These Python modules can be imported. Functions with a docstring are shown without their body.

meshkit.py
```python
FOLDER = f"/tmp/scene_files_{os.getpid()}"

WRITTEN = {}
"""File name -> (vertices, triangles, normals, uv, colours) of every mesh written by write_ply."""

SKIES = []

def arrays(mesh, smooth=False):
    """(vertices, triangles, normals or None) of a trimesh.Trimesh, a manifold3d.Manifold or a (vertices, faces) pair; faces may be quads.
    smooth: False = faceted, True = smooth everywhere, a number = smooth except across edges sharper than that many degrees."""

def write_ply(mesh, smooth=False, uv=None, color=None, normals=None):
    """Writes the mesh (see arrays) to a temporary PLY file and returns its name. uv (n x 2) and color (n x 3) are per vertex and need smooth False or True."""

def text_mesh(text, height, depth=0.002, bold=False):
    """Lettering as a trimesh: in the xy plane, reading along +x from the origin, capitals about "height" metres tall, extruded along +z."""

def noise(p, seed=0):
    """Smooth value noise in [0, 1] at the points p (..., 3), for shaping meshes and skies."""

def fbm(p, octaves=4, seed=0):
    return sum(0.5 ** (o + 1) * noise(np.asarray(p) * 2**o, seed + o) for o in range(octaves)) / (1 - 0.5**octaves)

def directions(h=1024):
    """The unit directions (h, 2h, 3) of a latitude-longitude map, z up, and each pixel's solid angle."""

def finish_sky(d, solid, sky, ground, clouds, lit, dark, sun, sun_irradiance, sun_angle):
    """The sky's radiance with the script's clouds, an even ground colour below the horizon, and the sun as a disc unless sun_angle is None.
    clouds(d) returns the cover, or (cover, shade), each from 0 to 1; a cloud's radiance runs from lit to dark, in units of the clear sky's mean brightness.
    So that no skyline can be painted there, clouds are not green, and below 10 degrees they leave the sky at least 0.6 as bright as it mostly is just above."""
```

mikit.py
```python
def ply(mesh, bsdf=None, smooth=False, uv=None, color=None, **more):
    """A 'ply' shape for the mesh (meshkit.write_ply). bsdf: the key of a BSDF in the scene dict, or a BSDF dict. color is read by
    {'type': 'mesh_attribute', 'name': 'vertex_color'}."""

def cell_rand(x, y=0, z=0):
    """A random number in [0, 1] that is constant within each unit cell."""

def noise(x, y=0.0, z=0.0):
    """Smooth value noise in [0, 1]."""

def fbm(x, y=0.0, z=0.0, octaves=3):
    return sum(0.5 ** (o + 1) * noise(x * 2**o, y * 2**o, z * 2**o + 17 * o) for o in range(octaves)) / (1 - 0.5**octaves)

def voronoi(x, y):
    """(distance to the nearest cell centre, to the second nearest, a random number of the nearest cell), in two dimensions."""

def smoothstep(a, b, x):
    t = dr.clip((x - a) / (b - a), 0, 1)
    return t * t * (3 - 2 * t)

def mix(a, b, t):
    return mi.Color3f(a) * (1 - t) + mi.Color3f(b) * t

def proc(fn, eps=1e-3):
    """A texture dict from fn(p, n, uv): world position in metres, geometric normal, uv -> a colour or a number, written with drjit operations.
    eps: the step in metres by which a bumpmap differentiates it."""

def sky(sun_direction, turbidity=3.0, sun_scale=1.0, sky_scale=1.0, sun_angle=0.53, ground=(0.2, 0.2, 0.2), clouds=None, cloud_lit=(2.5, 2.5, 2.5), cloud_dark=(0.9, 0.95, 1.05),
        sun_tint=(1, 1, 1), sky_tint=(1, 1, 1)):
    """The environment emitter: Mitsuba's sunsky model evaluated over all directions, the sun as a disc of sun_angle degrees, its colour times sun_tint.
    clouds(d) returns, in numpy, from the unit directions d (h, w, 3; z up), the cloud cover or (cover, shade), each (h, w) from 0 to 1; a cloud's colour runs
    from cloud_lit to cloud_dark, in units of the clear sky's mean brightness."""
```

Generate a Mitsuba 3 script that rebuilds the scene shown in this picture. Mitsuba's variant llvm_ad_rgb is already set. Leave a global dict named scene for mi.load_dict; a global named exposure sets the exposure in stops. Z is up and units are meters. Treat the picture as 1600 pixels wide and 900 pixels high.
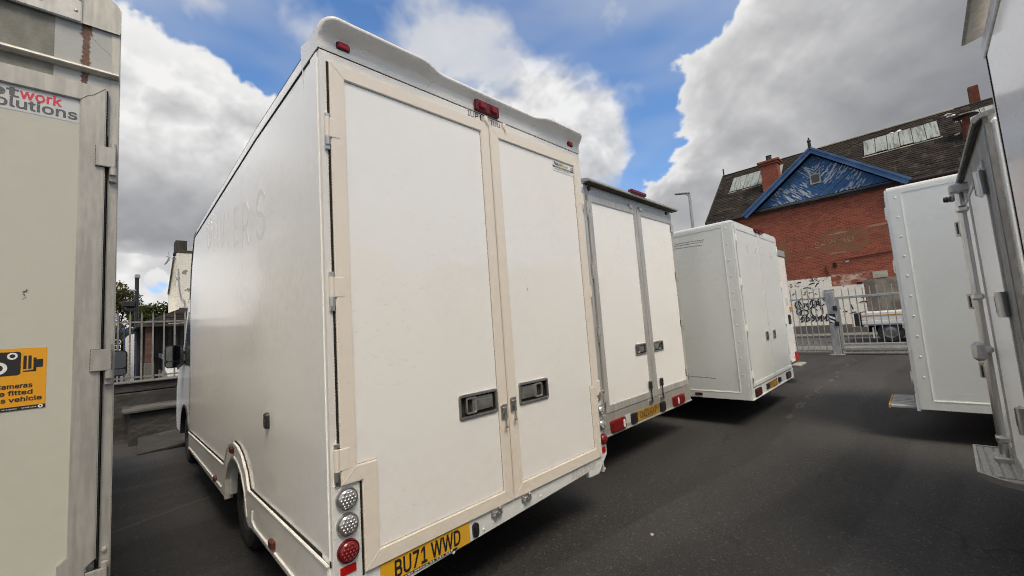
import math, random
import numpy as np, trimesh, drjit as dr, mitsuba as mi
from shapely.geometry import Polygon, LineString, Point, box as sbox
from shapely import affinity
from shapely.ops import unary_union
import mikit, meshkit
from mikit import proc, noise, fbm, voronoi, cell_rand, smoothstep, mix

scene, labels = {'type': 'scene'}, {}
rng = random.Random(7)
nrng = np.random.default_rng(11)
T4 = mi.ScalarTransform4f

# ------------------------------------------------------------------ camera, sky, exposure
EYE = 1.52
exposure = 3.42
FWD = np.array([0.70092543, 0.70714896, 0.09297254])
UPV = np.array([-0.01560222, -0.11512006, 0.99322905])
scene['camera'] = {'type': 'perspective', 'fov_axis': 'x', 'fov': math.degrees(2 * math.atan(800 / 637.0)), 'near_clip': 0.02, 'far_clip': 5000.0,
                   'to_world': T4().look_at(origin=[0, 0, EYE], target=[float(FWD[0]), float(FWD[1]), EYE + float(FWD[2])], up=UPV.tolist())}


def sstep(a, b, x):
    t = np.clip((x - a) / (b - a), 0, 1)
    return t * t * (3 - 2 * t)


def clouds(d):
    az = np.degrees(np.arctan2(d[..., 1], d[..., 0]))
    el = np.degrees(np.arcsin(np.clip(d[..., 2], -1, 1)))

    def field(q):
        warp = np.stack([meshkit.fbm(q * 5, 3, k) for k in (21, 31, 41)], -1) - 0.5
        a = meshkit.fbm(q * 4.5 + warp * 0.5, 5, 3)
        b = meshkit.fbm(q * 12 + warp * 1.1, 5, 9)
        c = meshkit.fbm(q * 40 + warp * 2.0, 4, 61)
        return a, 1 - np.abs(2 * b - 1), 1 - np.abs(2 * c - 1), b
    n1, bil, bil3, n2 = field(d)
    up = d + np.array([-0.012, -0.018, 0.034])
    m1, bm, bm3, _ = field(up / np.linalg.norm(up, axis=-1, keepdims=True))
    relief = np.clip(((m1 - n1) * 1.1 + (bm - bil) * 0.55 + (bm3 - bil3) * 0.12) * 1.5, -0.5, 0.6)   # denser cloud towards the light: in its shade
    det = (n1 - 0.5) * 1.15 + (bil - 0.62) * 0.85 + (bil3 - 0.6) * 0.40

    def blob(a0, e0, ra, re):
        dx = ((az - a0 + 180) % 360 - 180) * np.cos(np.radians(el))
        return 1 - np.sqrt((dx / ra) ** 2 + ((el - e0) / re) ** 2)
    # three groups of clouds in view, then broken cumulus over the rest of the sky
    left = np.maximum.reduce([blob(94, 20, 15, 12), blob(79, 23, 7, 6), blob(84, 24, 6, 7), blob(103, 24, 14, 12), blob(76, 14, 16, 8)])
    bank = np.maximum(blob(92, 3, 34, 9), blob(60, 4, 40, 9)) - 1.6 * np.clip(blob(86.6, 7.1, 1.5, 1.9), 0, 1)
    mid = np.maximum.reduce([blob(32, 24, 6.5, 7), blob(38, 28, 6.5, 6), blob(44, 24, 9, 8)])
    mid = mid - 0.9 * np.clip(blob(23.5, 27, 5, 12), 0, 1) - 1.5 * np.clip(blob(26.5, 17.5, 2.5, 4), 0, 1)
    wisp = np.maximum.reduce([blob(51, 37, 10, 7) * 1.5, blob(44, 33, 9, 6) * 1.2, blob(72, 36, 6, 4), blob(27, 37, 8, 4), blob(81, 36, 5, 2.5), blob(29, 29, 6, 4)])
    right = -1.1 * np.clip(blob(17, 36, 7, 6), 0, 1) + np.maximum.reduce([blob(-2, 27, 19, 15), blob(11.5, 25, 8, 7.5), blob(10, 17, 11, 9), blob(18, 12.5, 10, 6), blob(-22, 24, 24, 16), blob(-2, 38, 11, 8) * 0.8])
    rest = (meshkit.fbm(d * 2.6, 4, 77) - 0.5) * 2.4 + 0.16
    out = sstep(100, 122, np.abs(az - 42)) + sstep(42, 50, el)
    rest = np.where(out > 0, rest - (1 - np.clip(out, 0, 1)) * 1.5, -3)
    G = {'left': left * 2.0 + det * 0.85, 'bank': bank * 1.6 + det * 0.7, 'mid': mid * 1.5 + det * 0.8, 'right': right * 2.1 + det * 1.05, 'rest': rest + det * 0.85}
    F = np.maximum.reduce(list(G.values()))
    is_mid = G['mid'] >= F - 1e-9
    cov = np.where(is_mid, sstep(-0.08, 0.85, F) * 0.95, sstep(0.0, 0.20, F))
    thin = np.clip(wisp * 0.95 + (n1 - 0.55) * 2.0 + (n2 - 0.5) * 1.5 + (bil3 - 0.6) * 0.25, 0, 1) ** 1.2 * 0.80 * (0.55 + 0.75 * n2)
    veil = np.clip(0.15 + (meshkit.fbm(d * np.array([3, 3, 8.0]), 4, 55) - 0.5) * 0.9, 0, 0.34) * sstep(3, 10, el)
    edge = sstep(0.05, 0.9, F)
    puff = np.clip(0.56 - bil, 0, 1) * 0.5 + np.clip(0.55 - n1, 0, 1) * 0.9
    sl = 0.02 + 0.80 * sstep(22, 13.0, el) * sstep(8.5, 12.0, el) * edge + 0.16 * sstep(9, 6, el) + 0.55 * relief * edge + 0.35 * puff + 0.10 * edge
    sb = 0.15 + 0.5 * relief + 0.5 * puff
    sm = 0.10 + 0.28 * sstep(27, 17, el) * edge + 0.6 * relief + 0.5 * puff
    sr = 0.02 + 0.24 * sstep(0.1, 0.9, F) + 0.32 * sstep(13, 2, az) * edge + 0.50 * sstep(6, -8, az) + 0.26 * sstep(28, 17, el) * edge + 0.42 * relief * edge + (0.5 - n1) * 0.55
    so = 0.15 + 0.6 * edge * meshkit.fbm(d * 3.1, 4, 5) + 0.3 * relief
    sh = np.select([G['right'] >= F - 1e-9, G['left'] >= F - 1e-9, is_mid, G['bank'] >= F - 1e-9], [sr, sl, sm, sb], so)
    sh = 1 - np.exp(-np.maximum(sh, 0) * 1.75)
    cover = 1 - (1 - cov * 0.98) * (1 - np.maximum(thin, veil))
    w = sstep(0.1, 0.5, cov)
    return cover, np.clip(sh, 0, 1) * w + 0.24 * (1 - w)


scene['sky'] = mikit.sky([-0.25, -0.58, 1.0], turbidity=3, sun_tint=(0.95, 1.0, 1.06), sun_scale=0.19, sun_angle=24, sky_scale=0.62, clouds=clouds, cloud_lit=(2.12, 2.10, 2.06), cloud_dark=(0.45, 0.46, 0.50), sky_tint=(0.67, 0.75, 0.80), ground=(0.07, 0.07, 0.07))

# ------------------------------------------------------------------ materials


def bsdf(name, **k):
    scene[name] = {'type': 'twosided', 'b': {'type': 'principled', **{a: ({'type': 'rgb', 'value': list(v)} if isinstance(v, tuple) else v) for a, v in k.items()}}}
    return name


def bump(name, tex, scale=1.0, **k):
    inner = {'type': 'principled', **{a: ({'type': 'rgb', 'value': list(v)} if isinstance(v, tuple) else v) for a, v in k.items()}}
    scene[name] = {'type': 'twosided', 'b': {'type': 'bumpmap', 'tex': tex, 'scale': scale, 'b': inner}}
    return name


def paint(c, dirt=0.06, spots=0.5, warm=(0.30, 0.26, 0.20)):
    """painted or moulded sheet with faint grime in patches, rain runs and specks"""
    def fn(p, n, uv):
        a = fbm(p.x * 1.7 + 3, p.y * 1.7, p.z * 1.7, 4)
        runs = smoothstep(0.58, 0.82, fbm((p.x + p.y) * 22, 3.1, p.z * 0.8, 3)) * smoothstep(0.35, 0.7, a)
        sp = smoothstep(0.83, 0.90, noise(p.x * 70, p.y * 70, p.z * 70)) * smoothstep(0.5, 0.7, fbm(p.x * 3, p.y * 3, p.z * 3 + 9, 2))
        gr = fbm(p.x * 30, p.y * 30, p.z * 24, 3)
        t = dirt * (1.9 * smoothstep(0.35, 0.75, a) * smoothstep(0.30, 0.72, gr) + 0.8 * runs) + spots * 0.25 * sp
        return mix(c, warm, dr.clip(t, 0, 1))
    return proc(fn)


def metal(c0, c1, k=(14, 14, 2.2)):
    def fn(p, n, uv):
        a = fbm(p.x * k[0], p.y * k[1], p.z * k[2], 4)
        b = fbm(p.x * 90, p.y * 90, p.z * 30, 2)
        return mix(c0, c1, dr.clip(smoothstep(0.3, 0.7, a) * 0.75 + (b - 0.5) * 0.6, 0, 1))
    return proc(fn)


WAVE = proc(lambda p, n, uv: fbm(p.x * 2.1, p.y * 2.1, p.z * 1.6, 2) + 0.03 * fbm(p.x * 14, p.y * 14, p.z * 14, 2), 0.01)
bump('gloss_white_side', WAVE, 0.003, base_color=paint((0.82, 0.81, 0.78), 0.045), roughness=0.13, specular=0.6)
bump('gloss_white_door', WAVE, 0.002, base_color=paint((0.82, 0.81, 0.78), 0.022), roughness=0.12, specular=0.6)
bsdf('cream_trim', base_color=paint((0.735, 0.675, 0.59), 0.05), roughness=0.38)
bsdf('white_moulding', base_color=paint((0.70, 0.685, 0.655), 0.08), roughness=0.24)
bump('cool_white_panel', WAVE, 0.004, base_color=paint((0.655, 0.68, 0.67), 0.05), roughness=0.25)
bump('bright_white_panel', WAVE, 0.003, base_color=paint((0.85, 0.84, 0.81), 0.03), roughness=0.25)
bump('aged_white_panel', WAVE, 0.003, base_color=paint((0.51, 0.505, 0.435), 0.05, 0.3), roughness=0.32)
bsdf('ghost_letter', base_color=(0.71, 0.70, 0.67), roughness=0.2)
bsdf('brushed_aluminium', base_color=metal((0.42, 0.41, 0.39), (0.56, 0.55, 0.52), (60, 60, 3)), roughness=0.42, metallic=0.3)
bsdf('weathered_aluminium', base_color=metal((0.36, 0.35, 0.32), (0.48, 0.465, 0.425), (70, 70, 5)), roughness=0.5, metallic=0.4)
bsdf('bright_steel', base_color=metal((0.55, 0.54, 0.52), (0.70, 0.69, 0.67), (30, 30, 3)), roughness=0.22, metallic=0.9)
bsdf('pewter_steel', base_color=metal((0.38, 0.375, 0.365), (0.52, 0.515, 0.50), (30, 30, 9)), roughness=0.22, metallic=0.85)
bsdf('dark_steel', base_color=metal((0.035, 0.034, 0.033), (0.075, 0.072, 0.07), (30, 30, 9)), roughness=0.3, metallic=0.5)
bsdf('black_plastic', base_color=(0.018, 0.018, 0.02), roughness=0.38)
bsdf('black_gap', base_color=(0.012, 0.012, 0.012), roughness=0.9)
bsdf('tyre_rubber', base_color=metal((0.018, 0.018, 0.018), (0.045, 0.042, 0.04), (9, 9, 9)), roughness=0.8)
bsdf('red_lens', base_color=(0.17, 0.004, 0.006), roughness=0.12, specular=0.6, clearcoat=0.6)
bsdf('dark_red_lens', base_color=(0.10, 0.006, 0.012), roughness=0.14, specular=0.6)
bsdf('red_reflector', base_color=(0.40, 0.008, 0.008), roughness=0.2)
bsdf('amber_lens', base_color=(0.075, 0.014, 0.008), roughness=0.2)
bsdf('clear_lens', base_color=(0.60, 0.60, 0.60), roughness=0.06, metallic=0.85)
bsdf('white_lens', base_color=(0.7, 0.66, 0.64), roughness=0.2)
bsdf('plate_yellow', base_color=paint((0.66, 0.36, 0.018), 0.05), roughness=0.3)
bsdf('sign_yellow', base_color=(0.72, 0.33, 0.012), roughness=0.4)
bsdf('print_black', base_color=(0.016, 0.015, 0.016), roughness=0.5)
bsdf('print_grey', base_color=(0.10, 0.10, 0.105), roughness=0.5)
bsdf('print_silver', base_color=(0.40, 0.40, 0.39), roughness=0.4)
bsdf('print_gold', base_color=(0.42, 0.27, 0.03), roughness=0.4)
bsdf('print_red', base_color=(0.62, 0.04, 0.07), roughness=0.5)
bsdf('print_white', base_color=(0.74, 0.74, 0.72), roughness=0.4)
bsdf('sticker_grey', base_color=(0.56, 0.57, 0.57), roughness=0.3)
bsdf('dark_glass', base_color=(0.02, 0.023, 0.026), roughness=0.05, specular=0.7)
scene['mirror_glass'] = {'type': 'twosided', 'b': {'type': 'principled', 'base_color': {'type': 'rgb', 'value': [0.22, 0.23, 0.24]}, 'metallic': 1.0, 'roughness': 0.05}}
bsdf('underbody', base_color=(0.02, 0.02, 0.02), roughness=0.9)
bsdf('galvanised', base_color=metal((0.30, 0.31, 0.31), (0.45, 0.45, 0.44), (18, 18, 5)), roughness=0.5, metallic=0.3)
bsdf('dull_steel', base_color=metal((0.17, 0.165, 0.155), (0.28, 0.275, 0.26), (18, 18, 5)), roughness=0.6, metallic=0.2)
bsdf('blue_paint_steel', base_color=(0.03, 0.06, 0.16), roughness=0.5)
bsdf('rust_iron', base_color=metal((0.10, 0.028, 0.014), (0.17, 0.05, 0.022), (9, 9, 6)), roughness=0.85)
bsdf('car_silver', base_color=(0.50, 0.51, 0.53), roughness=0.22, metallic=0.2)
bsdf('car_dark', base_color=(0.02, 0.021, 0.026), roughness=0.18)
bsdf('orange_tape', base_color=(0.55, 0.25, 0.03), roughness=0.5)
bsdf('yellow_edge', base_color=(0.60, 0.30, 0.02), roughness=0.55)


def f_header(p, n, uv):
    """old grey header board: a darker repainted area, rust weeping from a rivet row, flaking grain"""
    g = fbm(p.x * 26, 5.0, p.z * 9, 4)
    g2 = fbm(p.x * 160, 1.0, p.z * 160, 2)
    light = mix((0.36, 0.365, 0.355), (0.45, 0.45, 0.43), dr.clip(0.5 * g + 0.5 * noise(p.x * 420, 1.0, p.z * 420), 0, 1))
    dark = mix((0.15, 0.15, 0.125), (0.235, 0.23, 0.20), dr.clip(smoothstep(0.3, 0.7, g) * 0.55 + g2 * 0.4, 0, 1))
    left = p.x < -0.152
    low = p.z < 2.30
    c = dr.select(left | low, dark, light)
    w = 0.0115 + 0.012 * (fbm(p.z * 22, 7.7, 1.0, 4) - 0.5)
    xc = -0.0765 - 0.008 * (2.7 - p.z)
    r = smoothstep(1.25, 0.75, dr.abs(p.x - xc) / w + (fbm(p.x * 210, 4.0, p.z * 120, 3) - 0.5) * 1.1)
    rust = mix((0.055, 0.018, 0.009), (0.17, 0.062, 0.022), noise(p.x * 260, 2.0, p.z * 150))
    crack = smoothstep(0.0016, 0.0006, dr.abs((p.z - 2.655) + (p.x + 0.062) * 1.05 + 0.008 * (noise(p.x * 70) - 0.5))) * smoothstep(-0.066, -0.060, p.x)
    c = mix(c, rust, r * 0.92)
    return mix(c, (0.10, 0.10, 0.09), crack * 0.8)


bsdf('old_header_board', base_color=proc(f_header), roughness=0.7)


def f_asphalt(p, n, uv):
    g = fbm(p.x * 130, p.y * 130, 0, 2)
    chips = smoothstep(0.80, 0.90, noise(p.x * 95, p.y * 95, 3.0))
    big = fbm(p.x * 0.55 + 2, p.y * 0.9, 1.0, 5)
    mid = fbm(p.x * 3.2, p.y * 5.0, 4.0, 4)
    fine = noise(p.x * 260, p.y * 260, 1.0)
    c = 0.0270 + 0.007 * smoothstep(0.35, 0.7, big) + 0.006 * (mid - 0.5) + 0.020 * (g - 0.5) + 0.012 * (fine - 0.5) + 0.035 * chips

    def seg(ax, ay, bx_, by, w, wob):
        vx, vy = bx_ - ax, by - ay
        L2 = vx * vx + vy * vy
        t = dr.clip(((p.x - ax) * vx + (p.y - ay) * vy) / L2, 0, 1)
        ox, oy = p.x - ax - t * vx + wob * (noise(p.x * 6, p.y * 6) - 0.5), p.y - ay - t * vy + wob * (noise(p.x * 6, p.y * 6, 5.0) - 0.5)
        return smoothstep(w, w * 0.4, dr.sqrt(ox * ox + oy * oy))
    brk = smoothstep(0.42, 0.62, noise(p.x * 38, p.y * 38, 2.0))
    c += 0.075 * seg(4.25, 2.10, 4.35, 1.55, 0.008, 0.02) * brk
    c += 0.030 * seg(6.7, 1.55, 14.5, 1.55, 0.05, 0.15) * smoothstep(0.4, 0.6, noise(p.x * 9, p.y * 30))
    c += 0.022 * seg(-0.6, 4.9, 2.0, 5.8, 0.035, 0.03)
    c1, c2, _ = voronoi(p.x * 0.42 + 0.35 * fbm(p.x * 2.5, p.y * 2.5, 3.0, 3), p.y * 0.42 + 0.35 * fbm(p.x * 2.5, p.y * 2.5, 8.0, 3))
    c -= 0.009 * smoothstep(0.010, 0.003, c2 - c1) * smoothstep(0.45, 0.6, fbm(p.x * 0.7, p.y * 0.7, 5.0, 2))
    c = dr.maximum(c, 0.008)
    tr = smoothstep(0.50, 0.62, fbm(p.x * 0.22, p.y * 2.6 + 0.3 * p.x, 11.0, 3))
    c = c * (1 + 0.16 * tr) + 0.004 * tr
    return mi.Color3f(c * 1.03, c, c * 1.005)


bump('asphalt', proc(lambda p, n, uv: 0.7 * fbm(p.x * 110, p.y * 110, 0, 3) + 0.8 * fbm(p.x * 1.6, p.y * 1.6, 3.0, 2)), 0.006, base_color=proc(f_asphalt), roughness=0.75, specular=0.35)


def f_road(p, n, uv):
    c = 0.055 + 0.03 * (fbm(p.x * 0.8, p.y * 0.8, 0, 4) - 0.5) + 0.02 * (fbm(p.x * 40, p.y * 40, 0, 2) - 0.5)
    return mi.Color3f(c * 1.05, c, c * 0.97)


bsdf('road_asphalt', base_color=proc(f_road), roughness=0.9)


def f_conc(p, n, uv):
    c = 0.115 + 0.08 * (fbm(p.x * 1.7, p.y * 1.7, p.z * 2.7, 5) - 0.5) + 0.06 * (fbm(p.x * 30, p.y * 30, p.z * 30, 2) - 0.5)
    return mi.Color3f(c * 1.04, c, c * 0.92)


bsdf('sooty_slab', base_color=metal((0.035, 0.034, 0.032), (0.085, 0.08, 0.075), (5, 5, 5)), roughness=0.9)
bsdf('concrete', base_color=proc(f_conc), roughness=0.9)


def f_darkwall(p, n, uv):
    """tarred blockwork, soot and damp patches with paler scraped spots"""
    a = fbm(p.x * 2.1, p.y * 2.1, p.z * 4.1, 5)
    b = fbm(p.x * 16, p.y * 16, p.z * 22, 3)
    c = 0.030 + 0.03 * smoothstep(0.4, 0.75, a) + 0.05 * smoothstep(0.62, 0.78, b) * smoothstep(0.4, 0.6, a)
    return mi.Color3f(c * 1.03, c, c * 0.95)


bump('dark_blockwork', proc(lambda p, n, uv: fbm(p.x * 14, p.y * 14, p.z * 18, 4)), 0.02, base_color=proc(f_darkwall), roughness=0.85)


def brick_cells(h, z):
    row = dr.floor(z / 0.075)
    x = h / 0.225 + 0.5 * (row - 2 * dr.floor(row / 2))
    fx, fz = x - dr.floor(x), z / 0.075 - row
    joint = dr.minimum(dr.minimum(fx, 1 - fx) * 0.225, dr.minimum(fz, 1 - fz) * 0.075)
    return cell_rand(dr.floor(x), row, 3), joint


def f_brick(p, n, uv):
    h = p.y + p.x
    r, j = brick_cells(h, p.z)
    big = fbm(h * 0.35, p.z * 0.5, 2.0, 4)
    c = mix((0.19, 0.040, 0.021), (0.37, 0.085, 0.042), r * 0.8 + big * 0.5 - 0.15)
    c = mix(c, (0.30, 0.17, 0.12), smoothstep(0.011, 0.004, j) * 0.75)
    c = mix(c, (0.085, 0.035, 0.03), 0.55 * smoothstep(0.82, 0.9, r))
    c = mix(c, (0.10, 0.045, 0.035), 0.35 * smoothstep(0.5, 0.75, fbm(h * 0.9, p.z * 0.25, 7.0, 4)))
    return c


bsdf('red_brick', base_color=proc(f_brick), roughness=0.9)


def f_facade(p, n, uv):
    """brick gable wall: remains of painted sign bands, white painted base with peeled spots, grey render to the right"""
    y, z = p.y, p.z
    r, j = brick_cells(y, z)
    c = f_brick(p, n, uv)
    pe = fbm(y * 3.1, z * 4.1, 1.0, 5)
    pe2 = fbm(y * 11, z * 14, 6.0, 3)
    band = smoothstep(5.06, 4.98, z - (3.4 - y) * 0.03 + (pe - 0.5) * 0.5) * smoothstep(3.92, 4.02, z - (3.4 - y) * 0.03 + (pe - 0.5) * 0.5)
    band = band * smoothstep(0.32, 0.6, pe + (cell_rand(dr.floor(y / 1.6), 4, 4) - 0.5) * 0.35)
    c = mix(c, (0.20, 0.115, 0.060), band * 0.62)
    pale = (smoothstep(0.06, 0.02, dr.abs(z - 4.86 - (3.4 - y) * 0.05)) + smoothstep(0.05, 0.02, dr.abs(z - 3.93 - (3.4 - y) * 0.02))) * smoothstep(0.55, 0.68, fbm(y * 1.7, z * 8, 3.0, 3))
    c = mix(c, (0.42, 0.30, 0.20), pale * 0.6)
    top = dr.select(y > 3.15, 2.86, dr.select(y > 1.98, 2.36, -1.0))
    white = smoothstep(-0.01, 0.03, top + 0.05 * (pe2 - 0.5) - z)
    flake = smoothstep(0.66, 0.71, pe * 0.5 + pe2 * 0.5 + 0.04 * smoothstep(1.6, 2.8, z))
    wc = mix((0.80, 0.745, 0.64), (0.88, 0.835, 0.73), r)
    wc = mix(wc, (0.40, 0.35, 0.28), smoothstep(0.010, 0.004, j) * 0.22)
    wc = mix(wc, (0.10, 0.06, 0.045), flake * 0.85)
    c = mix(c, wc, white)
    pinkz = smoothstep(2.34, 2.40, z) * smoothstep(2.95, 2.86, z) * smoothstep(3.16, 3.12, y) * smoothstep(1.55, 1.7, y)
    c = mix(c, mix((0.42, 0.22, 0.17), (0.58, 0.46, 0.38), smoothstep(0.35, 0.65, pe2)), pinkz * smoothstep(0.35, 0.6, pe) * 0.9)
    grey = smoothstep(1.98, 1.94, y) * smoothstep(2.55, 2.50, z + (pe2 - 0.5) * 0.1)
    gc = mix((0.15, 0.125, 0.10), (0.27, 0.235, 0.19), smoothstep(0.3, 0.7, fbm(y * 2.3, z * 2.3, 8.0, 5)))
    c = mix(c, gc, grey)
    return c


bsdf('facade_brick', base_color=proc(f_facade), roughness=0.9)


def f_slate(p, n, uv):
    row = dr.floor(p.z / 0.18)
    r = cell_rand(dr.floor(p.y / 0.3 + 0.5 * (row - 2 * dr.floor(row / 2))), row, 7)
    moss = smoothstep(0.45, 0.7, fbm(p.y * 0.8, p.z * 1.3, 2.0, 5))
    c = mix((0.017, 0.014, 0.0125), (0.042, 0.034, 0.029), r)
    c = mix(c, (0.034, 0.027, 0.020), moss * 0.6)
    return mix(c, (0.085, 0.075, 0.06), smoothstep(0.66, 0.74, fbm(p.y * 3, p.z * 5, 9.0, 4)) * 0.5)


bsdf('roof_slate', base_color=proc(f_slate), roughness=0.9, specular=0.2)


def f_sheet(p, n, uv):
    a = fbm(p.y * 6, 2.0, p.z * 1.1, 4)
    b = smoothstep(0.5, 0.75, fbm(p.y * 15, 6.0, p.z * 1.6, 4))
    return mix(mix((0.19, 0.215, 0.20), (0.33, 0.365, 0.345), a), (0.075, 0.08, 0.07), b * 0.8)


bsdf('wired_sheet', base_color=proc(f_sheet), roughness=0.6)


def f_blueboard(p, n, uv):
    """blue paint on boards, flaked to bare grey wood in short runs along the board direction"""
    y, z = p.y - 3.2, p.z - 6.9
    s = dr.select(y > 0, 1.0, -1.0)
    along = (dr.abs(y) * 0.64 + z * 0.77)
    across = (dr.abs(y) * 0.77 - z * 0.64)
    f = fbm(along * 3.0 + 5 * s, across * 17 + 3, 1.0, 4)
    clump = smoothstep(0.30, 0.52, fbm(p.y * 0.9 + 1, p.z * 1.4, 4.0, 3)) * smoothstep(2.3, 0.9, dr.abs(y)) * smoothstep(1.75, 1.2, z)
    f2 = fbm(along * 6, across * 30 + 9, 5.0, 3)
    fl = smoothstep(0.565, 0.59, 0.5 * f + 0.5 * f2 + 0.06 * clump) * smoothstep(0.05, 0.3, clump)
    blue = mix((0.024, 0.082, 0.20), (0.055, 0.155, 0.33), fbm(along * 3, across * 18, 2.0, 3))
    return mix(blue, (0.50, 0.52, 0.53), fl)


bsdf('flaking_blue_board', base_color=proc(f_blueboard), roughness=0.7)
bsdf('blue_bargeboard', base_color=metal((0.038, 0.10, 0.23), (0.075, 0.16, 0.32), (3, 3, 3)), roughness=0.6)
bsdf('blue_grey_beam', base_color=metal((0.10, 0.12, 0.17), (0.17, 0.17, 0.21), (3, 3, 3)), roughness=0.7)
bsdf('dark_timber', base_color=metal((0.03, 0.026, 0.022), (0.065, 0.055, 0.045), (14, 14, 3)), roughness=0.85)
bsdf('ridge_stone', base_color=metal((0.36, 0.33, 0.26), (0.50, 0.46, 0.38), (5, 5, 5)), roughness=0.85)


def f_whitewall(p, n, uv):
    r, j = brick_cells(p.x + p.y, p.z)
    a = fbm(p.x * 1.3, p.y * 1.3, p.z * 0.9, 5)
    c = mix((0.62, 0.60, 0.54), (0.74, 0.72, 0.66), a)
    c = mix(c, (0.42, 0.39, 0.33), smoothstep(0.009, 0.003, j) * 0.35)
    return mix(c, (0.12, 0.10, 0.08), smoothstep(0.68, 0.73, fbm(p.x * 5, p.y * 5, p.z * 4, 4)) * 0.8)


bsdf('white_painted_brick', base_color=proc(f_whitewall), roughness=0.85)
scene['leaf_green'] = {'type': 'principledthin', 'base_color': {'type': 'rgb', 'value': [0.055, 0.075, 0.022]}, 'roughness': 0.6, 'diff_trans': 0.7}
scene['leaf_olive'] = {'type': 'principledthin', 'base_color': {'type': 'rgb', 'value': [0.11, 0.105, 0.05]}, 'roughness': 0.6, 'diff_trans': 0.7}
bsdf('bark', base_color=(0.06, 0.05, 0.038), roughness=0.9)

# ------------------------------------------------------------------ helpers


def numbered(key):
    if key not in scene and key not in labels:
        return key
    i = 1
    while f'{key}_{i:03d}' in scene or f'{key}_{i:03d}' in labels:
        i += 1
    return f'{key}_{i:03d}'


def cat(*ms):
    return trimesh.util.concatenate([m for m in ms if m is not None])


class Frame:
    """u right as seen when facing the rear of the vehicle, v into it, z up"""
    def __init__(s, x=0, y=0, z=0, deg=0):
        a = math.radians(deg)
        s.m = np.array([[math.cos(a), -math.sin(a), 0, x], [math.sin(a), math.cos(a), 0, y], [0, 0, 1, z], [0, 0, 0, 1.0]])

    def add(s, key, mesh, mat, smooth=False):
        if isinstance(mesh, (list, tuple)):                                # several alike pieces: one entry each
            return [s.add(key, one, mat, smooth) for one in mesh][0]
        m = mesh.copy()
        m.apply_transform(s.m)
        key = numbered(key)
        scene[key] = mikit.ply(m, mat, smooth=smooth)
        return key


W0 = Frame()


def thing(name, label, category, group=None, kind=None):
    k = numbered(name)
    labels[k] = {'label': label, 'category': category}
    if group:
        labels[k]['group'] = group
    if kind:
        labels[k]['kind'] = kind
    return k


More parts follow.
